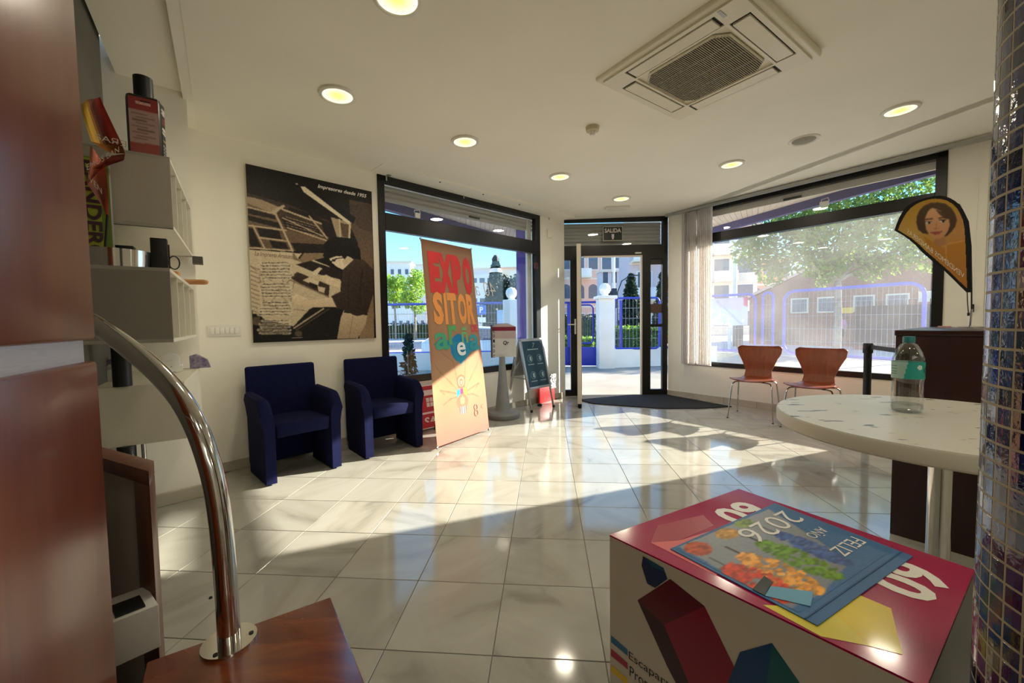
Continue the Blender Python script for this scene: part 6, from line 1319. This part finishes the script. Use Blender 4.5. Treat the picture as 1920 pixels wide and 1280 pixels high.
ct = cone_tree('tall dark cone shaped Christmas tree in the roundabout beyond the left window', Yp(931, 27), SZ, 5.6, 1.15, 2600, 6, 'cone_tree'); q = Yp(931, 26.6)
MB().lathe([(.42, 4.35), (.44, 4.35), (.36, 4.62), (.34, 4.62)], Yp(931, 27), 20).build('pale_band', M_render, ct, world=True); MB().lathe([(0, 5.0), (.2, 5.1), (.22, 5.3), (.1, 5.5), (0, 5.5)], Yp(931, 27), 12).build('tree_top', M_iron, ct, world=True)
cone_tree('dark pointed cypress behind the hedge beyond the door', Yp(1183, 27), SZ, 4.4, .95, 2200, 7); cone_tree('dark cypress at the edge of the right door sidelight', Yp(1243, 24), SZ, 4.2, .7, 900, 8)
def hedge(lab, A, B, h, d, n_, seed, mat, base=SZ, name='hedge'):
    t = thing(name, lab, 'hedge', A.lerp(B, .5) + Z * base); r = np.random.RandomState(seed); u = B - A; nn_ = Vector((-u.y, u.x, 0)).normalized()
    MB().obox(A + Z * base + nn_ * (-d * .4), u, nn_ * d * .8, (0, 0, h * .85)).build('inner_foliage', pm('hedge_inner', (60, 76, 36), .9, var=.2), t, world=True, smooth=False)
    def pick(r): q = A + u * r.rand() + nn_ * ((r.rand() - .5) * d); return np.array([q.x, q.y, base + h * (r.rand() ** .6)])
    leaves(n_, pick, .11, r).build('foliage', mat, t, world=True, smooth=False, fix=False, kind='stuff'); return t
hedge('clipped bright green hedge behind the blue fence beyond the door', Yp(1150, 21), Yp(1250, 20), 1.25, 1.0, 1900, 9, L_hedge); hedge('low dark planting under the white building beyond the left window', Yp(690, 44), Yp(830, 42), 1.6, 1.5, 1500, 10, L_dark)
hedge('dark hedge behind the blue gate beyond the door', Yp(1046, 24), Yp(1118, 23), 1.9, 1.2, 1500, 11, L_dark); hedge('yellow green shrub row at the foot of the dark hedge', Yp(1040, 19.5), Yp(1112, 19), .8, .8, 800, 12, L_hedge)
def shrub(lab, p, base, h, w_, n_, size, mat, seed):
    t = thing('shrub', lab, 'shrub', p + Z * base); r = np.random.RandomState(seed)
    for k in range(4): MB().tube([p + Z * base, p + Vector((r.randn() * w_ * .3, r.randn() * w_ * .3, base + h * .8))], .006, 5).build('stem', M_bark, t, world=True)
    def pick(r): z_ = r.rand(); a = r.rand() * 6.28; rr_ = w_ * (1 - .75 * z_) * r.rand() ** .5; return np.array([p.x + rr_ * math.cos(a), p.y + rr_ * math.sin(a), base + h * z_])
    leaves(n_, pick, size, r).build('foliage', mat, t, world=True, smooth=False, fix=False, kind='stuff')
q = wl(1.95, -.75); shrub('dark pointed little conifer just outside the left window beside the banner', q, -.01, .98, .17, 700, .035, L_dark, 20); q = wl(1.50, -.66); shrub('dark leafy shrub just outside the left window behind the second armchair', q, -.01, .66, .30, 900, .04, L_dark, 21)
q = wr(1.02, -.75); shrub('small yellow flowering shrub just outside the right window between the ply chairs', q, -.01, .68, .22, 900, .035, leafmat('yellow_leaf', (226, 206, 90), (170, 170, 60), .5), 22)
q = wr(1.60, -.8); shrub('yellow green shrub outside the right window behind the second ply chair', q, -.01, .55, .2, 500, .035, leafmat('yellow_leaf', (226, 206, 90), (170, 170, 60), .5), 23)
# ---- cars
def car(lab, p, rz, rgb, base=SZ, van=False):
    t = thing('car', lab, 'car', p + Z * base, rz); mat = pm('car_%d_%d_%d' % rgb, rgb, .25, var=.02, coat=.6); L_, Wd = (4.1, 1.72)
    prof = [(-2.0, .30), (-2.05, .62), (-1.9, .82), (-1.0, .92), (-.45, 1.38), (1.25, 1.46), (1.85, 1.0), (2.05, .9), (2.05, .35), (1.9, .25), (-1.8, .25)]
    m_ = MB(); m_.ext([(x, -Wd / 2, z_) for x, z_ in prof], (0, Wd, 0)); m_.build('body', mat, t, bevel=.09, seg=2)
    for s_ in (-1, 1):
        MB().ext([(-.88, s_ * (Wd / 2 - .01), .95), (-.42, s_ * (Wd / 2 - .01), 1.32), (.35, s_ * (Wd / 2 - .01), 1.36), (.35, s_ * (Wd / 2 - .01), .95)], (0, s_ * .02, 0)).build('side_window', M_wglass, t, smooth=False)
        MB().ext([(.42, s_ * (Wd / 2 - .01), .95), (.42, s_ * (Wd / 2 - .01), 1.36), (1.2, s_ * (Wd / 2 - .01), 1.36), (1.6, s_ * (Wd / 2 - .01), 1.0)], (0, s_ * .02, 0)).build('side_window', M_wglass, t, smooth=False)
        for x in (-1.3, 1.3): w_ = MB().cyl((x, s_ * (Wd / 2 - .18), .31), (x, s_ * (Wd / 2 + .01), .31), .31, n=20).build('wheel', M_blackp, t); MB().cyl((x, s_ * (Wd / 2 + .005), .31), (x, s_ * (Wd / 2 + .02), .31), .19, n=14).build('hubcap', M_alu, w_)
    MB().ext([(-1.02, -.68, .955), (-1.02, .68, .955), (-.50, .62, 1.36), (-.50, -.62, 1.36)], (-.02, 0, .02)).build('windscreen', M_wglass, t, smooth=False)
    for y in (-.6, .6): MB().box(-2.06, -2.0, y - .16, y + .16, .60, .74).build('headlamp', M_white, t, bevel=.02)
    return t
car('white car parked beyond the fence, right of the orange banner', Yp(905, 14.6), math.radians(178), (226, 226, 226)); car('beige car on the road at the left edge of the banner', Yp(797, 47), math.radians(200), (214, 200, 170)); car('pale blue car at the far left of the road', Yp(727, 50), math.radians(250), (150, 166, 186)); car('dark blue car in the middle of the road beyond the left window', Yp(768, 62), math.radians(200), (52, 62, 86)); car('dark grey car behind the beige one', Yp(800, 56), math.radians(190), (60, 64, 72)); car('pale van like car seen in the right sidelight', Yp(1258, 29), math.radians(92), (196, 200, 206))
# ---- traffic signs and lights
p = Yp(903, 21); ts = thing('parking_sign', 'blue and white parking sign on a post beside the white car', 'sign', p + Z * SZ); MB().cyl(p + Z * SZ, p + Z * 2.0, .03, n=8).build('post', M_alu, ts, world=True); MB().box(p.x - .24, p.x + .24, p.y - .03, p.y, 1.5, 1.98).build('blue_plate', pm('sign_blue', (70, 110, 190), .5, var=.02), ts, world=True, smooth=False); MB().box(p.x - .22, p.x + .22, p.y - .03, p.y, 1.1, 1.36).build('white_plate', M_render, ts, world=True, smooth=False); txt('P', (p.x, p.y - .034, 1.75), (1, 0, 0), Z, .18, .3, M_render, ts, bold=.03)
p = Yp(951, 22); bs = thing('street_board', 'pale blue information board beyond the fence near the violet column', 'sign', p + Z * SZ); MB().box(p.x - .55, p.x + .55, p.y - .04, p.y + .04, .6, 1.75).build('board', pm('board_blue', (150, 180, 206), .4, var=.06), bs, world=True, smooth=False); MB().cyl(p + Z * SZ, p + Z * .6, .05, n=8).build('post', M_alu, bs, world=True)
p = Yp(1152, 18.5); tl = thing('traffic_light', 'dark traffic light on a pole above the blue fence beyond the door', 'traffic light', p + Z * SZ); MB().cyl(p + Z * SZ, p + Z * 2.3, .05, n=10).build('pole', M_iron, tl, world=True); MB().box(p.x - .12, p.x + .10, p.y - .12, p.y + .12, 2.05, 2.55).build('lamp_housing', M_iron, tl, world=True, bevel=.03); MB().box(p.x - .42, p.x - .12, p.y - .1, p.y + .1, 2.22, 2.42).build('visor', M_iron, tl, world=True, bevel=.03)
p = Yp(1160, 13); ar = thing('iron_arch', 'thin black iron arch standing behind the blue fence', 'arch', p + Z * SZ); MB().tube([Yp(1158, 13) + Z * SZ, Yp(1158, 13) + Z * 2.0, Yp(1166, 13) + Z * 2.35, Yp(1180, 13) + Z * 2.5, Yp(1215, 13) + Z * 2.55], .018, 6).build('arch_tube', M_iron, ar, world=True)
# ---- pedestrian
pp0 = Yp(1576, 20.3) + Z * SZ
pr_ = thing('person', 'person in a pink top and dark shorts walking past the brick hall', 'person', pp0, math.radians(-70))
def skin_fig(name, verts, edges, rad, mat, par, sub=2):
    me = bpy.data.meshes.new(name); me.from_pydata(verts, edges, []); o = bpy.data.objects.new(name, me); COL.objects.link(o); md = o.modifiers.new('s', 'SKIN'); md.use_smooth_shade = True
    for v, r_ in zip(me.skin_vertices[0].data, rad): v.radius = (r_[0], r_[1]) if isinstance(r_, tuple) else (r_, r_)
    me.skin_vertices[0].data[0].use_root = True; o.modifiers.new('u', 'SUBSURF').levels = sub; o.modifiers[-1].render_levels = sub
    dg = bpy.context.evaluated_depsgraph_get(); dg.update(); m2 = bpy.data.meshes.new_from_object(o.evaluated_get(dg)); m2.name = name; bpy.data.objects.remove(o); m2.materials.clear(); m2.materials.append(mat); m2.shade_smooth()
    q = bpy.data.objects.new(name, m2); COL.objects.link(q); q.parent = par; return q
V = [(0, 0, .92), (0, 0, 1.10), (0, 0, 1.30), (0, -.01, 1.42), (0, -.02, 1.50), (0, -.04, 1.60), (0, -.03, 1.68), (.09, 0, .86), (.10, -.14, .47), (.10, -.20, .08), (.10, -.30, .04), (-.09, 0, .86), (-.10, .06, .47), (-.10, .24, .12), (-.10, .17, .05),
     (.17, 0, 1.38), (.21, .08, 1.12), (.20, .02, .90), (.20, -.01, .80), (-.17, 0, 1.38), (-.21, -.08, 1.12), (-.20, -.18, .93), (-.20, -.22, .84)]
Ed = [(0, 1), (1, 2), (2, 3), (3, 4), (4, 5), (5, 6), (0, 7), (7, 8), (8, 9), (9, 10), (0, 11), (11, 12), (12, 13), (13, 14), (2, 15), (15, 16), (16, 17), (17, 18), (2, 19), (19, 20), (20, 21), (21, 22)]
Rd = [.13, .12, (.14, .11), .06, .055, .085, .07, .095, .06, .04, .035, .095, .06, .04, .035, .06, .045, .035, .035, .06, .045, .035, .035]
skin_fig('body', V, Ed, Rd, pm('skin', (214, 160, 130), .6, var=.03), pr_)
MB().surf(lambda u, v: ((.165 + .02 * math.sin(v * 3)) * math.cos(6.283 * u), .135 * math.sin(6.283 * u), .88 + .54 * v), 20, 8).build('pink_top', pm('pink_cloth', (236, 150, 190), .8, var=.05), pr_)
for s_ in (-1, 1): MB().tube([(s_ * .15, 0, 1.39), (s_ * .195, s_ * .05, 1.20), (s_ * .205, s_ * .075, 1.12)], [.075, .062, .058], 12).build('sleeve', pm('pink_cloth', (236, 150, 190), .8), pr_)
for s_, dy in ((1, -.08), (-1, .04)): MB().tube([(s_ * .07, 0, .95), (s_ * .09, dy * .5, .78), (s_ * .10, dy, .60)], [.125, .115, .095], 14).build('shorts_leg', pm('dark_shorts', (44, 42, 54), .8, var=.05), pr_)
MB().lathe([(0, .10), (.06, .085), (.095, .03), (.098, -.04), (.075, -.10), (.05, -.12)], (0, .005, 1.66), 18).build('hair', pm('dark_hair', (50, 36, 30), .7, var=.1), pr_)
